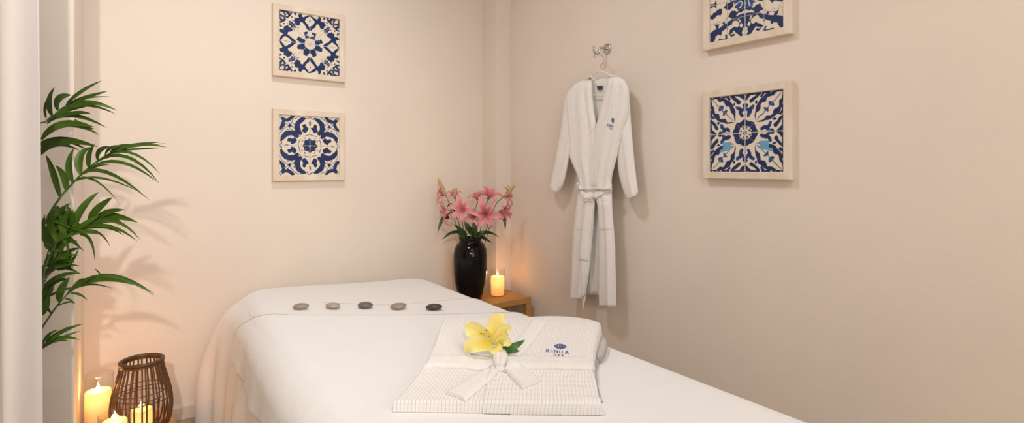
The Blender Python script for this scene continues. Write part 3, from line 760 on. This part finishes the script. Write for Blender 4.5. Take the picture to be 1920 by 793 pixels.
def candle(px, py_top, Z, zbase, r, hh, label, glass_label, glass_r, glass_h, power, tilt=0.0, fl=1.0):
    c = PX(px, 318, Z); c.z = zbase
    t = thing('pillar_candle', label, 'candle', c+UP*.004, 'lit pillar candles in glass cylinders')
    m = MB(); b0 = .0045
    m.lathe([(0, b0), (r-.003, b0), (r, b0+.003), (r, hh-.005), (r-.0015, hh-.0015), (r-.004, hh), (r-.010, hh-.003), (r*.45, hh-.007), (0, hh-.008)], c, 40)
    m.build('wax', M_wax, t)
    m = MB(); w0 = c+UP*(hh-.010); m.tube([w0, w0+UP*.008, w0+UP*.013+E1*.001], .0009, 6); m.build('wick', M_wick, t)
    m = MB(); f0 = c+UP*(hh+.001); m.lathe([(0, 0), (.0032*fl, .003*fl), (.0046*fl, .008*fl), (.0040*fl, .014*fl), (.0022*fl, .021*fl), (.0008*fl, .027*fl), (0, .030*fl)], f0, 16); m.build('flame', M_flame, t)
    g = MB(); R = glass_r; gt = .0018
    g.lathe([(0, 0), (R-.003, 0), (R, .003), (R, glass_h-.001), (R-gt/2, glass_h), (R-gt, glass_h-.001), (R-gt, .005), (R-gt-.002, .0035), (0, .0035)], c, 56)
    tag(g.build('candle_glass', M_glass, org=c), glass_label, 'candle holder', 'clear glass candle cylinders')
    L = bpy.data.lights.new('candle_light', 'POINT'); L.energy = power*LW['candle']; L.color = (1.0, .42, .10); L.shadow_soft_size = .010
    o = bpy.data.objects.new('candle_light', L); COL.objects.link(o); o.location = c+UP*(hh+.014)
    L2 = bpy.data.lights.new('wax_glow_fill', 'POINT'); L2.energy = .11*(r/.035)**2; L2.color = (1.0, .66, .30); L2.shadow_soft_size = .012  # added light inside the wax so the candle body glows
    o2 = bpy.data.objects.new('wax_glow_fill', L2); COL.objects.link(o2); o2.location = c+UP*(hh-.030)
    return c
candle(933, 0, 3.09, ZT, .039, .112, 'lit ivory pillar candle beside the black vase in the corner', 'clear glass cylinder round the candle beside the black vase', .0425, .155, 1.1)

def lily(label, c, facing, size, col0, col1, roll=0.0, openness=1.0, root=None, kink=None, leaves=(), bud=None, petals=6):
    t = thing('pink_lily', label, 'flower', root, 'pink lilies in the black vase')
    f = Vector(facing).normalized(); ref = UP if abs(f.z) < .9 else Vector((1, 0, 0)); x = f.cross(ref).normalized(); y = x.cross(f).normalized()
    for k in range(petals):
        a = roll+2*PI*k/petals; rd = x*math.cos(a)+y*math.sin(a); o_ = openness*(1.0 if k % 2 else .93); L = size*(1+.08*math.sin(k*2.3+roll))
        pts = [c+f*(-.35*L)+rd*.04*L, c+f*(.0*L)+rd*.22*L, c+f*(.26*L)+rd*.55*L*o_, c+f*(.24*L)+rd*.86*L*o_, c+f*(-.02*L)+rd*1.05*L*o_]
        m = MB(); petal(m, pts, L*(.21 if k % 2 else .17), f*.9+rd*-.3, col0, col1, cup=.35, tipw=.8, nv=12, nu=7, edge=(.78, .42, .40)); m.build('petal', M_petal, t)
    m = MB()
    for k in range(5):
        a = roll+.5+2*PI*k/5; rd = x*math.cos(a)+y*math.sin(a); m.tube([c-f*.2*size, c+f*.2*size+rd*.10*size, c+f*.45*size+rd*.2*size], .0007, 5, (.55, .45, .2))
        e = c+f*.45*size+rd*.2*size; m.tube([e-rd.cross(f)*.006, e, e+rd.cross(f)*.006], [.0006, .0016, .0006], 6, (.30, .12, .03))
    m.build('stamens', M_petal, t)
    m = MB(); k_ = kink or (c*.5+root*.5+Vector((0, 0, .01))); m.tube(catv([root, k_, c-f*.34*size], 7), .0022, 7); m.build('stem', M_stemg, t)
    for (a, b_, d, w) in leaves:
        m = MB(); leaf(m, a, b_, d, w, fold=.2); m.build('leaf', M_lleaf, t)
    if bud:
        a, tip, w = bud; m = MB(); C = catv([a, (Vector(a)+Vector(tip))/2, tip], 6); n = len(C)
        base = len(m.v); m.tube(C, [w*(.35+.65*math.sin(PI*min(1, i/(n-1)*.8+.18))) if i < n-1 else w*.12 for i in range(n)], 10)
        for i in range(base, len(m.v)):
            u = min(1, (m.v[i]-Vector(a)).length/(Vector(tip)-Vector(a)).length); m.col[i] = tuple(float(q) for q in np.array((.62, .30, .22))*(1-u)+np.array((.42, .42, .08))*u)
        m.build('bud', M_petal, t)
    return t
def vp(px, py, dz=0.0): return PX(px, py, 3.0+dz)
Pd, Pl, Pm = (.60, .07, .13), (.74, .28, .30), (.66, .16, .20)
def rt(k): a = k*2.4; return VC+Vector((math.cos(a)*.02, math.sin(a)*.02, .06))
lily('pink lily with a tall pointed bud, topmost at the left of the bouquet', vp(829, 364, 0), (-.8, -.3, .1), .058, Pd, Pl, .4, .9, rt(0), vp(852, 410, 0), [(vp(842, 409), vp(831, 410, -.02), vp(821, 434, -.05), .026)], (vp(835, 366, -.01), vp(821, 334, -.02), .012), 4)
lily('pink lily drooping at the far left of the bouquet', vp(838, 398, -.03), (-.85, -.35, -.05), .078, Pd, Pl, .9, 1.0, rt(1), vp(862, 425, -.02), [(vp(868, 438, -.03), vp(848, 436, -.06), vp(829, 450, -.1), .018)])
lily('pink lily with an orange tinted petal, upper left of the bouquet', vp(852, 366, .03), (-.1, -.5, .8), .062, Pm, Pl, .2, .8, rt(2), vp(866, 410, .02), [(vp(853, 398, .02), vp(846, 384, .02), vp(838, 389, .0), .02)], (vp(851, 372, 0), vp(856, 352, -.01), .010), 5)
lily('pale pink open lily facing the room, left of the bouquet centre', vp(866, 393, -.07), (-.15, -.9, .25), .075, Pm, Pl, .25, 1.05, rt(3), vp(872, 420, -.03), [(vp(876, 440, -.05), vp(863, 430, -.08), vp(851, 420, -.1), .022)])
lily('deep pink lily at the top middle of the bouquet', vp(895, 371, .0), (-.2, -.4, .85), .062, Pd, Pl, .7, .85, rt(4), vp(888, 410, 0), [(vp(884, 440, -.04), vp(877, 425, -.06), vp(870, 416, -.06), .03)])
lily('large front pink lily at the middle of the bouquet', vp(911, 402, -.1), (.15, -.95, .1), .085, Pd, Pl, .1, 1.0, rt(5), vp(895, 425, -.06), [(vp(890, 445, -.04), vp(902, 438, -.08), vp(921, 434, -.05), .03)])
lily('pink lily behind the large front one, top right middle of the bouquet', vp(917, 367, .0), (.2, -.5, .7), .075, Pd, Pl, .3, .9, rt(6), vp(905, 410, 0), [(vp(893, 440, 0), vp(905, 445, -.02), vp(922, 455, -.04), .02)])
lily('pink lily with a pointed bud, topmost at the right of the bouquet', vp(950, 367, .0), (.75, -.3, .2), .062, Pd, Pl, .9, 1.0, rt(7), vp(922, 400, 0), [(vp(931, 398), vp(944, 408, -.02), vp(947, 431, -.03), .022)], (vp(946, 369, -.01), vp(966, 346, -.02), .012), 5)
lily('pink lily hanging at the far right of the bouquet', vp(944, 396, -.03), (.8, -.4, -.1), .072, Pd, Pl, .5, 1.0, rt(8), vp(918, 425, -.02), [(vp(900, 444, -.02), vp(917, 436, -.04), vp(936, 446, -.05), .014)])
lily('small pink lily low between the left and front blooms', vp(888, 404, -.08), (-.3, -.9, .0), .060, Pm, Pl, .6, .9, rt(9), vp(884, 428, -.05), [(vp(886, 446, -.05), vp(890, 430, -.09), vp(884, 414, -.08), .034), (vp(878, 446, -.04), vp(866, 440, -.07), vp(860, 424, -.08), .03)])

# ---------------------------------------------------------------- low table with lantern and candles at the left
P0 = PX(321, 762, 2.2); a1_, b1_ = P0.dot(E1), P0.dot(E2); ZL = P0.z
table('low_table', 'low oak table by the back wall carrying the lantern and candles', 'table', a1_-.283, a1_, b1_-.50, b1_, ZL, .028, .03)
candle(184, 0, 1.96, ZL, .040, .166, 'tall lit ivory pillar candle, leftmost on the low table', 'tall clear glass cylinder round the leftmost candle', .0470, .226, 2.0)
candle(215, 0, 1.76, ZL, .0345, .150, 'lit ivory pillar candle in front of the rattan lantern', 'clear glass cylinder round the candle before the lantern', .0455, .173, .9)
LC = PX(266, 318, 1.97); LC.z = ZL
candle(265, 0, 1.97, ZL+.012, .0345, .082, 'short lit pillar candle standing inside the rattan lantern', 'clear glass cup round the candle inside the lantern', .042, .118, .5)
t = thing('rattan_lantern', 'round dark rattan lantern of upright rods on the low table', 'lantern', LC)
LP = [(.060, .006), (.078, .018), (.090, .05), (.095, .09), (.094, .125), (.088, .165), (.078, .205), (.069, .240), (.065, .268)]
LPc = cat(LP, 5)
def lrad(h):
    for (r0, h0), (r1, h1) in zip(LPc, LPc[1:]):
        if h <= h1: return float(r0+(r1-r0)*(h-h0)/(h1-h0+1e-9))
    return float(LPc[-1][0])
for k in range(32):
    a = 2*PI*k/32+.03*math.sin(k*3.1); m = MB(); jit = .0012*math.sin(k*5)
    m.tube([LC+Vector((math.cos(a)*(r+jit), math.sin(a)*(r+jit), h)) for r, h in LPc], .0029, 6); m.build('rod', M_rattan, t)
def hoop(h, r, tr, name, wob_=0.0):
    m = MB(); n = 48
    def f(i, j):
        a = 2*PI*i/n; b_ = 2*PI*j/8; R = r+tr*math.cos(b_); return LC+Vector((math.cos(a)*R, math.sin(a)*R, h+tr*math.sin(b_)+wob_*math.sin(2*a)))
    m.grid(n, 8, f, cu=True, cv=True); return m.build(name, M_rattan, t)
hoop(.272, .0655, .0068, 'top_rim'); hoop(.262, .066, .0045, 'top_rim')
hoop(.150, lrad(.150)-.003, .0016, 'hoop', .004); hoop(.132, lrad(.132)-.003, .0016, 'hoop', -.003); hoop(.166, lrad(.166)-.003, .0014, 'hoop')
hoop(.010, .062, .006, 'base_ring')
m = MB(); m.lathe([(0, .004), (.062, .004), (.063, .006), (.063, .010), (.061, .0115), (0, .0115)], LC, 40); m.build('base_plate', M_rattan, t)

# ---------------------------------------------------------------- potted palm
PC = Vector((-1.405, 1.355, 0))
pt_ = thing('potted_palm', 'green parlour palm in a dark planter behind the white curtain', 'plant', PC)
m = MB(); m.lathe([(0, 0), (.095, 0), (.10, .005), (.125, .25), (.142, .43), (.150, .437), (.150, .452), (.143, .455), (.136, .450), (.132, .40), (0, .39)], PC, 48); m.build('planter', M_pot, pt_)
m = MB(); m.lathe([(.131, .395), (.131, .425), (.08, .433), (0, .436)], PC, 32); m.build('soil', M_soil, pt_)
def frond(rach, Z, leaves, rad=.0035, zt=0.0, origin=None):
    """rach: photo points; Z: distance of base; zt: extra distance at tip"""
    m = MB(); n = len(rach); R = [PX(x, y, Z+zt*i/(n-1)) for i, (x, y) in enumerate(rach)]
    o_ = PC+Vector(origin or (random.uniform(-.03, .03), random.uniform(-.03, .03), .42))
    mid = Vector(((o_.x*.65+R[0].x*.35), (o_.y+R[0].y)/2, (o_.z*.35+R[0].z*.65)))
    C = catv([o_, mid]+R, 6); N = len(C); m.tube(C, [rad*(1-.8*i/N) for i in range(N)], 7)
    st = m.build('frond', M_stemg, pt_)
    m = MB()
    x0, x1 = rach[0][0], rach[-1][0]
    for (bx, by, mx, my, tx, ty, w) in leaves:
        u = max(0, min(1, (bx-x0)/(x1-x0+1e-6))); zb = Z+zt*u; e = random.uniform(-.05, .06)
        leaf(m, PX(bx, by, zb), PX(mx, my, zb+e*.5), PX(tx, ty, zb+e), w*.0011*zb, fold=.3, up=Vector((random.uniform(-.3, .3), -1, random.uniform(.0, .5))).normalized(), sharp=.85)
    lv = m.build('leaflets', M_leaf, pt_, fixn=False)
    lv.parent = st; MATS[lv.name] = MATS[st.name]
frond([(45, 258), (90, 226), (110, 207), (128, 196), (150, 186)], 1.45, [
    (98, 216, 94, 188, 103, 163, 13), (87, 222, 86, 200, 92, 182, 8), (108, 207, 112, 186, 134, 178, 14), (123, 199, 150, 175, 191, 151, 10), (127, 197, 160, 184, 202, 171, 9), (132, 195, 170, 183, 213, 182, 3),
    (118, 203, 165, 192, 219, 207, 9), (122, 200, 170, 198, 217, 214, 5), (108, 208, 150, 197, 186, 196, 8), (88, 226, 130, 206, 176, 197, 8), (88, 232, 135, 216, 201, 240, 8), (96, 224, 140, 212, 172, 214, 7), (78, 262, 118, 234, 176, 238, 14), (120, 236, 158, 240, 186, 254, 5), (140, 224, 160, 236, 178, 242, 4)], .003, .05)
frond([(30, 300), (70, 275), (110, 266), (140, 268)], 1.52, [
    (70, 292, 115, 266, 183, 275, 13), (68, 276, 115, 262, 178, 273, 11), (75, 268, 120, 264, 166, 283, 6), (78, 290, 110, 272, 150, 283, 7)], .003, .05)
frond([(62, 470), (87, 411), (113, 370), (124, 357), (152, 327), (167, 314), (184, 301), (205, 288), (240, 277), (308, 269)], 1.50, [
    (113, 370, 101, 325, 86, 290, 11), (124, 357, 121, 332, 104, 310, 11), (137, 341, 131, 308, 139, 278, 15), (152, 328, 150, 295, 171, 276, 13), (167, 315, 169, 290, 178, 270, 12), (184, 302, 188, 283, 208, 275, 10),
    (197, 294, 206, 280, 226, 273, 9), (206, 288, 224, 276, 248, 271, 8), (216, 285, 245, 274, 302, 266, 8), (230, 280, 262, 271, 313, 276, 6), (222, 283, 250, 280, 305, 277, 4),
    (184, 301, 242, 286, 300, 326, 5), (178, 306, 238, 294, 299, 344, 6), (165, 318, 225, 304, 296, 342, 6), (145, 335, 198, 322, 281, 376, 6.5), (140, 341, 190, 334, 262, 360, 4), (127, 355, 168, 334, 224, 381, 4), (152, 328, 180, 313, 207, 309, 4)], .0042, .04)
frond([(70, 560), (85, 500), (105, 458), (125, 440), (150, 424), (185, 416)], 1.42, [
    (140, 430, 155, 392, 185, 360, 15), (166, 413, 186, 390, 211, 370, 13), (178, 412, 202, 398, 234, 393, 10), (170, 420, 208, 405, 258, 417, 13), (165, 423, 205, 412, 230, 420, 10), (160, 425, 215, 415, 262, 449, 6), (150, 430, 205, 424, 258, 453, 6),
    (150, 432, 195, 426, 232, 441, 5), (140, 440, 180, 434, 207, 463, 4.5), (150, 440, 170, 450, 178, 489, 6), (125, 442, 120, 418, 131, 396, 14), (108, 452, 96, 420, 99, 393, 12), (98, 462, 84, 440, 84, 402, 12), (130, 440, 160, 420, 190, 402, 10), (115, 450, 150, 436, 190, 440, 6)], .004, .06)
rnd = random.Random(3)
frond([(60, 580), (82, 500), (100, 450), (130, 425)], 1.43, [(x, y, x+rnd.uniform(5, 25), y-rnd.uniform(10, 30), x+rnd.uniform(12, 55), y-rnd.uniform(-6, 48), rnd.uniform(7, 15)) for x, y in [(82+rnd.uniform(0, 32), 418+rnd.uniform(0, 90)) for _ in range(46)]], .004, .05)
frond([(50, 610), (70, 560), (88, 520), (110, 500)], 1.46, [
    (70, 530, 105, 502, 150, 498, 6), (72, 512, 105, 484, 148, 479, 6), (75, 545, 112, 518, 152, 513, 8), (72, 520, 108, 498, 140, 486, 7), (80, 500, 110, 498, 150, 512, 8), (85, 560, 115, 545, 148, 538, 5), (72, 560, 100, 530, 130, 524, 9), (80, 572, 92, 548, 100, 528, 14), (78, 530, 95, 505, 122, 500, 10), (80, 548, 100, 525, 125, 520, 9), (80, 590, 88, 570, 92, 552, 12)], .0035, .03)
frond([(60, 642), (81, 611), (105, 576), (125, 553), (145, 535), (175, 526), (220, 526), (255, 535), (288, 553)], 1.50, [
    (112, 566, 118, 540, 131, 519, 15), (97, 588, 88, 562, 96, 540, 13), (126, 552, 150, 532, 181, 515, 9), (134, 546, 150, 528, 165, 524, 8), (145, 537, 210, 518, 289, 551, 9), (150, 534, 200, 524, 250, 534, 7), (138, 543, 170, 533, 212, 541, 4), (132, 550, 150, 552, 164, 563, 4.5), (122, 560, 132, 562, 142, 570, 3), (106, 574, 130, 566, 138, 570, 3), (178, 504, 186, 511, 192, 521, 2.5)], .0035, .05)
frond([(55, 672), (75, 655), (95, 640)], 1.40, [
    (80, 648, 90, 630, 109, 618, 7), (84, 646, 112, 624, 156, 607, 8), (86, 647, 118, 632, 152, 620, 5), (80, 652, 112, 634, 149, 637, 7.5), (72, 658, 98, 636, 128, 611, 7), (78, 655, 105, 640, 130, 640, 5), (75, 650, 82, 640, 96, 628, 6)], .0028, .03)

# ---------------------------------------------------------------- curtain at the left edge
m = MB(); c0 = Vector((-1.140, 1.305, 0)); cd = Vector((-.62, -.78, 0)).normalized(); cn = Vector((cd.y, -cd.x, 0))
NC, NZ = 190, 50; CL = .95; zc0, zc1 = .015, 2.61
def cur(i, j):
    s = CL*i/(NC-1); v = j/(NZ-1); z = zc0+(zc1-zc0)*v; amp = .030*(1.0-.15*v)
    o = amp*math.sin(s*2*PI/.105+.4+.25*math.sin(v*5))+.010*math.sin(s*2*PI/.041+v*2+1)
    edge = -.012*(1-v)
    if i < 4: o += .004*(4-i)
    return (c0+cd*(s+edge+.020*math.sin(s*2*PI/.0675+1.4))+cn*o+UP*z, (s, z))
m.grid(NC, NZ, cur)
cur_o = m.build('curtain', M_curtain, fixn=False); tag(cur_o, 'sheer white curtain hanging at the left in front of the palm', 'curtain')
sol = cur_o.modifiers.new('thickness', 'SOLIDIFY'); sol.thickness = .0012
m = MB(); a_ = c0-cd*.06+UP*(CEIL-.03); m.box(a_-cn*.012, cd*1.15, cn*.024, UP*.03, .002); struct(m.build('trim_curtain_track', M_trim, smooth=False))

# ---------------------------------------------------------------- wall hook, hanger, hanging robe
HK = onright(1139, 92)
t = thing('wall_hook', 'chrome wall hook on the right wall with a robe hanging from it', 'hook', HK)
m = MB(); m.lathe([(0, 0), (.026, 0), (.027, .002), (.025, .006), (.018, .008), (.008, .009), (0, .009)], HK, 40, -E1); m.build('rosette', M_chrome, t)
tip = HK-E1*.062
m = MB(); m.tube(catv([HK-E1*.006, HK-E1*.045, HK-E1*.055-UP*.006, HK-E1*.058-UP*.024, HK-E1*.070-UP*.034, HK-E1*.088-UP*.030, HK-E1*.096-UP*.014, HK-E1*.094-UP*.004], 6), [.0055]*14+[.0046]*29, 10); m.build('hook_arm', M_chrome, t)
m = MB(); m.lathe([(0, -.005), (.0052, -.003), (.0062, 0), (.0052, .003), (0, .005)], HK-E1*.094-UP*.002, 16, UP); m.build('hook_tip', M_chrome, t)
m = MB(); m.tube(catv([HK-E1*.058-UP*.020, HK-E1*.066-UP*.040-E2*-.012, HK-E1*.078-UP*.046-E2*-.02], 5), .003, 8); m.build('hook_arm', M_chrome, t)
HR = -E2   # to the right along the wall
hs = HK-E1*.066-UP*.029
def hg(px, py, off=.075): return onright(px, py, off)
hang = thing('clothes_hanger', 'white clothes hanger with wire hook holding the hanging robe', 'hanger', hg(1125, 140))
m = MB(); top = hs+UP*.006
m.tube(catv([hs-UP*.018-HR*.030, hs-HR*.022-UP*.002, top-HR*.004+UP*.002, hs+HR*.012-UP*.008, hg(1131.5, 108), hg(1131, 117), hg(1126, 123), hg(1125, 133)], 6), .0017, 8); m.build('hanger_hook', M_wire, hang)
m = MB(); m.tube(catv([hg(1072, 172), hg(1090, 153), hg(1108, 142), hg(1118, 136), hg(1125, 133.5), hg(1134, 136), hg(1150, 146), hg(1172, 170)], 5), .0042, 10)
m.tube([hg(1075, 172), hg(1105, 177), hg(1128, 180), hg(1170, 172)], .003, 8); m.build('hanger_bar', M_plastic, hang)

hr = thing('hanging_bathrobe', 'white waffle bathrobe with tied belt hanging from the wall hook', 'bathrobe', onright(1115, 578, .07))
HT = []
def ctube(name, rows, dc, th, fold=.006, nf=3.0, ph=0.0, n=44, mat=None, flat=.6, taper_top=True):
    """rows: (yl, xl, yr, xr) in photo pixels from the top down"""
    R = cat(rows, 7); m = MB(); M_ = len(R); rings = []
    for i, (yl, xl, yr, xr) in enumerate(R):
        v = i/(M_-1); k = .45+.55*sm(v*6) if taper_top else 1
        ring = []
        for j in range(n):
            a = 2*PI*j/n; tt = (1-math.cos(a))/2; front = math.sin(a)
            d = dc+math.copysign(abs(front)**flat, front)*th/2*k
            x = xl+(xr-xl)*tt; y = yl+(yr-yl)*tt
            if front > 0: d += .7*fold*sm(v*3+.2)*front*(math.sin(tt*2*PI*nf+ph+v*.8)+.4*math.sin(tt*2*PI*nf*2.3+ph*2-v*2))
            p = onright(x, y, max(d, .006)); w_ = (xr-xl)*.0026
            ring.append(m.add(p, (tt*w_+(0 if front > 0 else 1), p.z)))
        rings.append(ring)
    for i in range(M_-1):
        for j in range(n): m.face(rings[i][j], rings[i][(j+1) % n], rings[i+1][(j+1) % n], rings[i+1][j])
    m.fan(rings[0], True); m.fan(rings[-1])
    o = m.build(name, mat or M_robe_hang, hr); HT.append(BVHTree.FromPolygons([v.copy() for v in m.v], m.f)); return o
def rows(*a): return [(y, xl, y, xr) for (y, xl, xr) in a]
ctube('back_panel', rows((146, 1104, 1152), (156, 1088, 1170), (181, 1066, 1177), (235, 1072, 1168), (294, 1074, 1153), (350, 1089, 1145), (400, 1090, 1140), (480, 1094, 1132), (553, 1096, 1128)), .040, .026, .004, 3, 1)
ctube('sleeve', [(156, 1078, 156, 1094), (181, 1060, 190, 1084), (215, 1055, 225, 1082), (250, 1050, 250, 1078), (300, 1041, 300, 1067), (338, 1033, 334, 1060), (350, 1030.5, 349, 1055), (354, 1032, 362, 1046)], .062, .05, .004, 1.5, .5)
ctube('sleeve', [(158, 1158, 158, 1172), (175, 1150, 172, 1179), (210, 1148, 210, 1182), (250, 1150, 250, 1185), (294, 1156, 294, 1189), (330, 1161, 330, 1193), (352, 1167, 352, 1196), (366, 1172, 360, 1196.5), (373, 1176, 366, 1194)], .062, .055, .004, 1.5, 2.0)
ctube('front_panel', rows((150, 1094, 1109), (160, 1076, 1110.5), (181, 1061, 1111.5), (210, 1062, 1114.5), (235, 1064, 1118), (262, 1066, 1118), (294, 1068, 1116), (331, 1083, 1114), (356, 1087, 1112)), .075, .05, .006, 2.2, .6)
ctube('front_panel', rows((144, 1142, 1161), (152, 1140, 1172), (165, 1137, 1178), (181, 1132, 1180), (215, 1124, 1177), (235, 1118, 1172), (262, 1114, 1164), (294, 1111, 1157), (331, 1109, 1148), (356, 1108, 1147)), .082, .052, .006, 2.4, 2.0)
ctube('skirt_panel', rows((352, 1087, 1116), (377, 1081.5, 1116), (433, 1075, 1112), (500, 1071, 1106), (547, 1069, 1099), (559, 1068, 1096)), .072, .05, .006, 2.0, .3)
ctube('skirt_panel', rows((352, 1106, 1147), (377, 1118, 1148), (407, 1122, 1149.5), (452, 1123, 1153), (500, 1122.5, 1154.5), (540, 1122.5, 1155.5), (575, 1123, 1155.5)), .078, .055, .006, 1.8, 1.4)
hfb = lambda x, y: onright(x, y, .10)
face = -E1
band('lapel', M_robe_hang, hr, [(1109, 142), (1111, 165), (1112, 185), (1115, 210), (1118.5, 236)], [(1097, 152), (1098, 172), (1100, 195), (1103, 220), (1108, 250)], .004, HT, 40, 10, fallback=hfb, face=face)
band('lapel', M_robe_hang, hr, [(1142, 140), (1138, 160), (1132, 185), (1124, 213), (1117, 240), (1112, 275), (1108, 315), (1107, 348)], [(1158, 142), (1155, 165), (1149, 192), (1141, 222), (1132, 252), (1126, 285), (1121, 320), (1119, 348)], .004, HT, 60, 12, fallback=hfb, face=face)
band('pocket', M_robe_hang, hr, [(1123.5, 380), (1123, 405), (1122.5, 431)], [(1146, 380), (1147.5, 405), (1149, 431)], .003, HT, 26, 16, fallback=hfb, face=face)
band('pocket', M_robe_hang, hr, [(1083.5, 378), (1081, 405), (1079, 431)], [(1096, 378), (1095, 405), (1094, 431)], .002, HT, 26, 12, fallback=hfb, face=face)
band('belt', M_robe_hang, hr, [(1083, 341), (1090, 351), (1097, 361), (1104, 364), (1114, 362), (1124, 356), (1135, 350), (1147.5, 345)], [(1084, 356), (1090, 362), (1096, 370), (1104, 372), (1115, 374), (1124, 370), (1135, 364), (1147.5, 359)], .010, HT, 60, 10, fallback=hfb, face=face, uvrot=True)
band('belt_tail', M_robe_hang, hr, [(1095, 366), (1093, 400), (1091, 440), (1089, 480), (1091, 530), (1093, 582)], [(1107, 366), (1107, 400), (1105, 440), (1104, 480), (1102, 520), (1098, 560)], .006, HT, 60, 10, fallback=hfb, face=face)
band('belt_tail', M_robe_hang, hr, [(1098, 366), (1096, 395), (1092, 430), (1088, 465), (1086, 486)], [(1112, 366), (1114, 395), (1114, 430), (1109, 470), (1105, 490)], .007, HT, 50, 12, fallback=hfb, face=face)
band('belt_knot', M_robe_hang, hr, [(1096, 360), (1094.5, 368), (1095, 378)], [(1111, 362), (1112.5, 369), (1112, 378)], .012, HT, 16, 12, fallback=hfb, face=face)
m = MB(); q = [onright(x, y, .058) for x, y in ((1119.5, 161.5), (1130, 161), (1129, 168), (1121.5, 169))]
b4 = [m.add(v) for v in q]; f4 = [m.add(v+face*.0035) for v in q]; m.face(*f4); m.face(*b4[::-1])
for i in range(4): m.face(b4[i], b4[(i+1) % 4], f4[(i+1) % 4], f4[i])
m.build('neck_label', M_navy, hr, smooth=False)
m = MB(); project_marks(m, *lotus(), lambda x, y: (1149.3+x*2.4-y*.2, 226.5-y*5.2), HT, .0015, hfb)
for ch, cx, cy, w_, h_ in (('K', 1140, 234.5, 2.6, 5.0), ('I', 1142.4, 234.9, .8, 5.0), ('N', 1144.4, 235.3, 2.4, 5.0), ('U', 1146.9, 235.8, 2.2, 5.0), ('A', 1149.2, 236.2, 2.4, 5.0), ('O', 1143.6, 240.6, 1.8, 3.6), ('A', 1145.8, 240.9, 1.8, 3.6), ('A', 1148, 241.3, 1.8, 3.6)):
    v, f = text_mesh(ch); ys = [p[1] for p in v]; xs = [p[0] for p in v]; y0, y1, x0, x1 = min(ys), max(ys), min(xs), max(xs)
    project_marks(m, v, f, lambda x, y: (cx+((x-x0)/(x1-x0)-.5)*w_, cy+h_/2-((y-y0)/(y1-y0))*h_), HT, .0015, hfb)
m.build('embroidered_emblem', M_blue, hr, smooth=False, fixn=False)

# ---------------------------------------------------------------- lights
def area(name, loc, target, size, energy, color, shape='SQUARE', size_y=None):
    L = bpy.data.lights.new(name, 'AREA'); L.energy = energy; L.color = color; L.size = size; L.shape = shape
    if size_y: L.shape = 'RECTANGLE'; L.size_y = size_y
    o = bpy.data.objects.new(name, L); COL.objects.link(o); o.location = loc
    o.rotation_euler = (Vector(target)-Vector(loc)).to_track_quat('-Z', 'Y').to_euler(); return o
LIGHTS = {'key': ((.28, -1.0, 1.86), (-1.3, 2.3, .9), .08, 8, (1.0, .94, .84)),
    'ceilA': (W(.52, 1.62, CEIL-.03), W(.52, 1.63, 0), .30, 30, (.93, .95, 1.01)),
    'ceil_fill': (W(.55, -.3, CEIL-.03), W(.55, -.29, 0), .7, 30, (1.0, .95, .91)),  # added overhead fill, no known ceiling lamp
    'rear_fill': (W(.3, NO+.1, 1.6), W(.4, 2.5, 1.0), 1.6, 30, (.96, .97, 1.0))}  # added soft fill from behind the camera, not an actual lamp
for k_, (lo_, ta_, sz_, en_, co_) in LIGHTS.items():
    if LW[k_]:
        o_ = area('lamp_'+k_, lo_, ta_, sz_, en_*LW[k_], co_)
        if k_ == 'key':
            sp = bpy.data.lights.new('key_spot', 'SPOT'); sp.energy = 60*LW['key']; sp.color = co_; sp.spot_size = math.radians(56); sp.spot_blend = .9; sp.shadow_soft_size = .035  # unseen key light, cone narrowed to the palm to spare the folded robe
            os_ = bpy.data.objects.new('key_spot', sp); COL.objects.link(os_); os_.location = o_.location; os_.rotation_euler = (Vector((-1.50, 2.3, .98))-o_.location).to_track_quat('-Z', 'Y').to_euler(); bpy.data.objects.remove(o_)
if not LW['candle']:
    for o_ in list(bpy.data.objects):
        if o_.name.startswith('candle_light'): bpy.data.objects.remove(o_)
    M_flame.node_tree.nodes['Emission'].inputs['Strength'].default_value = 0
w = bpy.data.worlds.new('world'); scene.world = w; w.use_nodes = True
w.node_tree.nodes['Background'].inputs[0].default_value = (1, .93, .85, 1); w.node_tree.nodes['Background'].inputs[1].default_value = .05*LW['world']

vs = scene.view_settings
vs.view_transform = 'Standard'; vs.look = 'None'; vs.gamma = 1; vs.exposure = -0.01; vs.use_curve_mapping = False
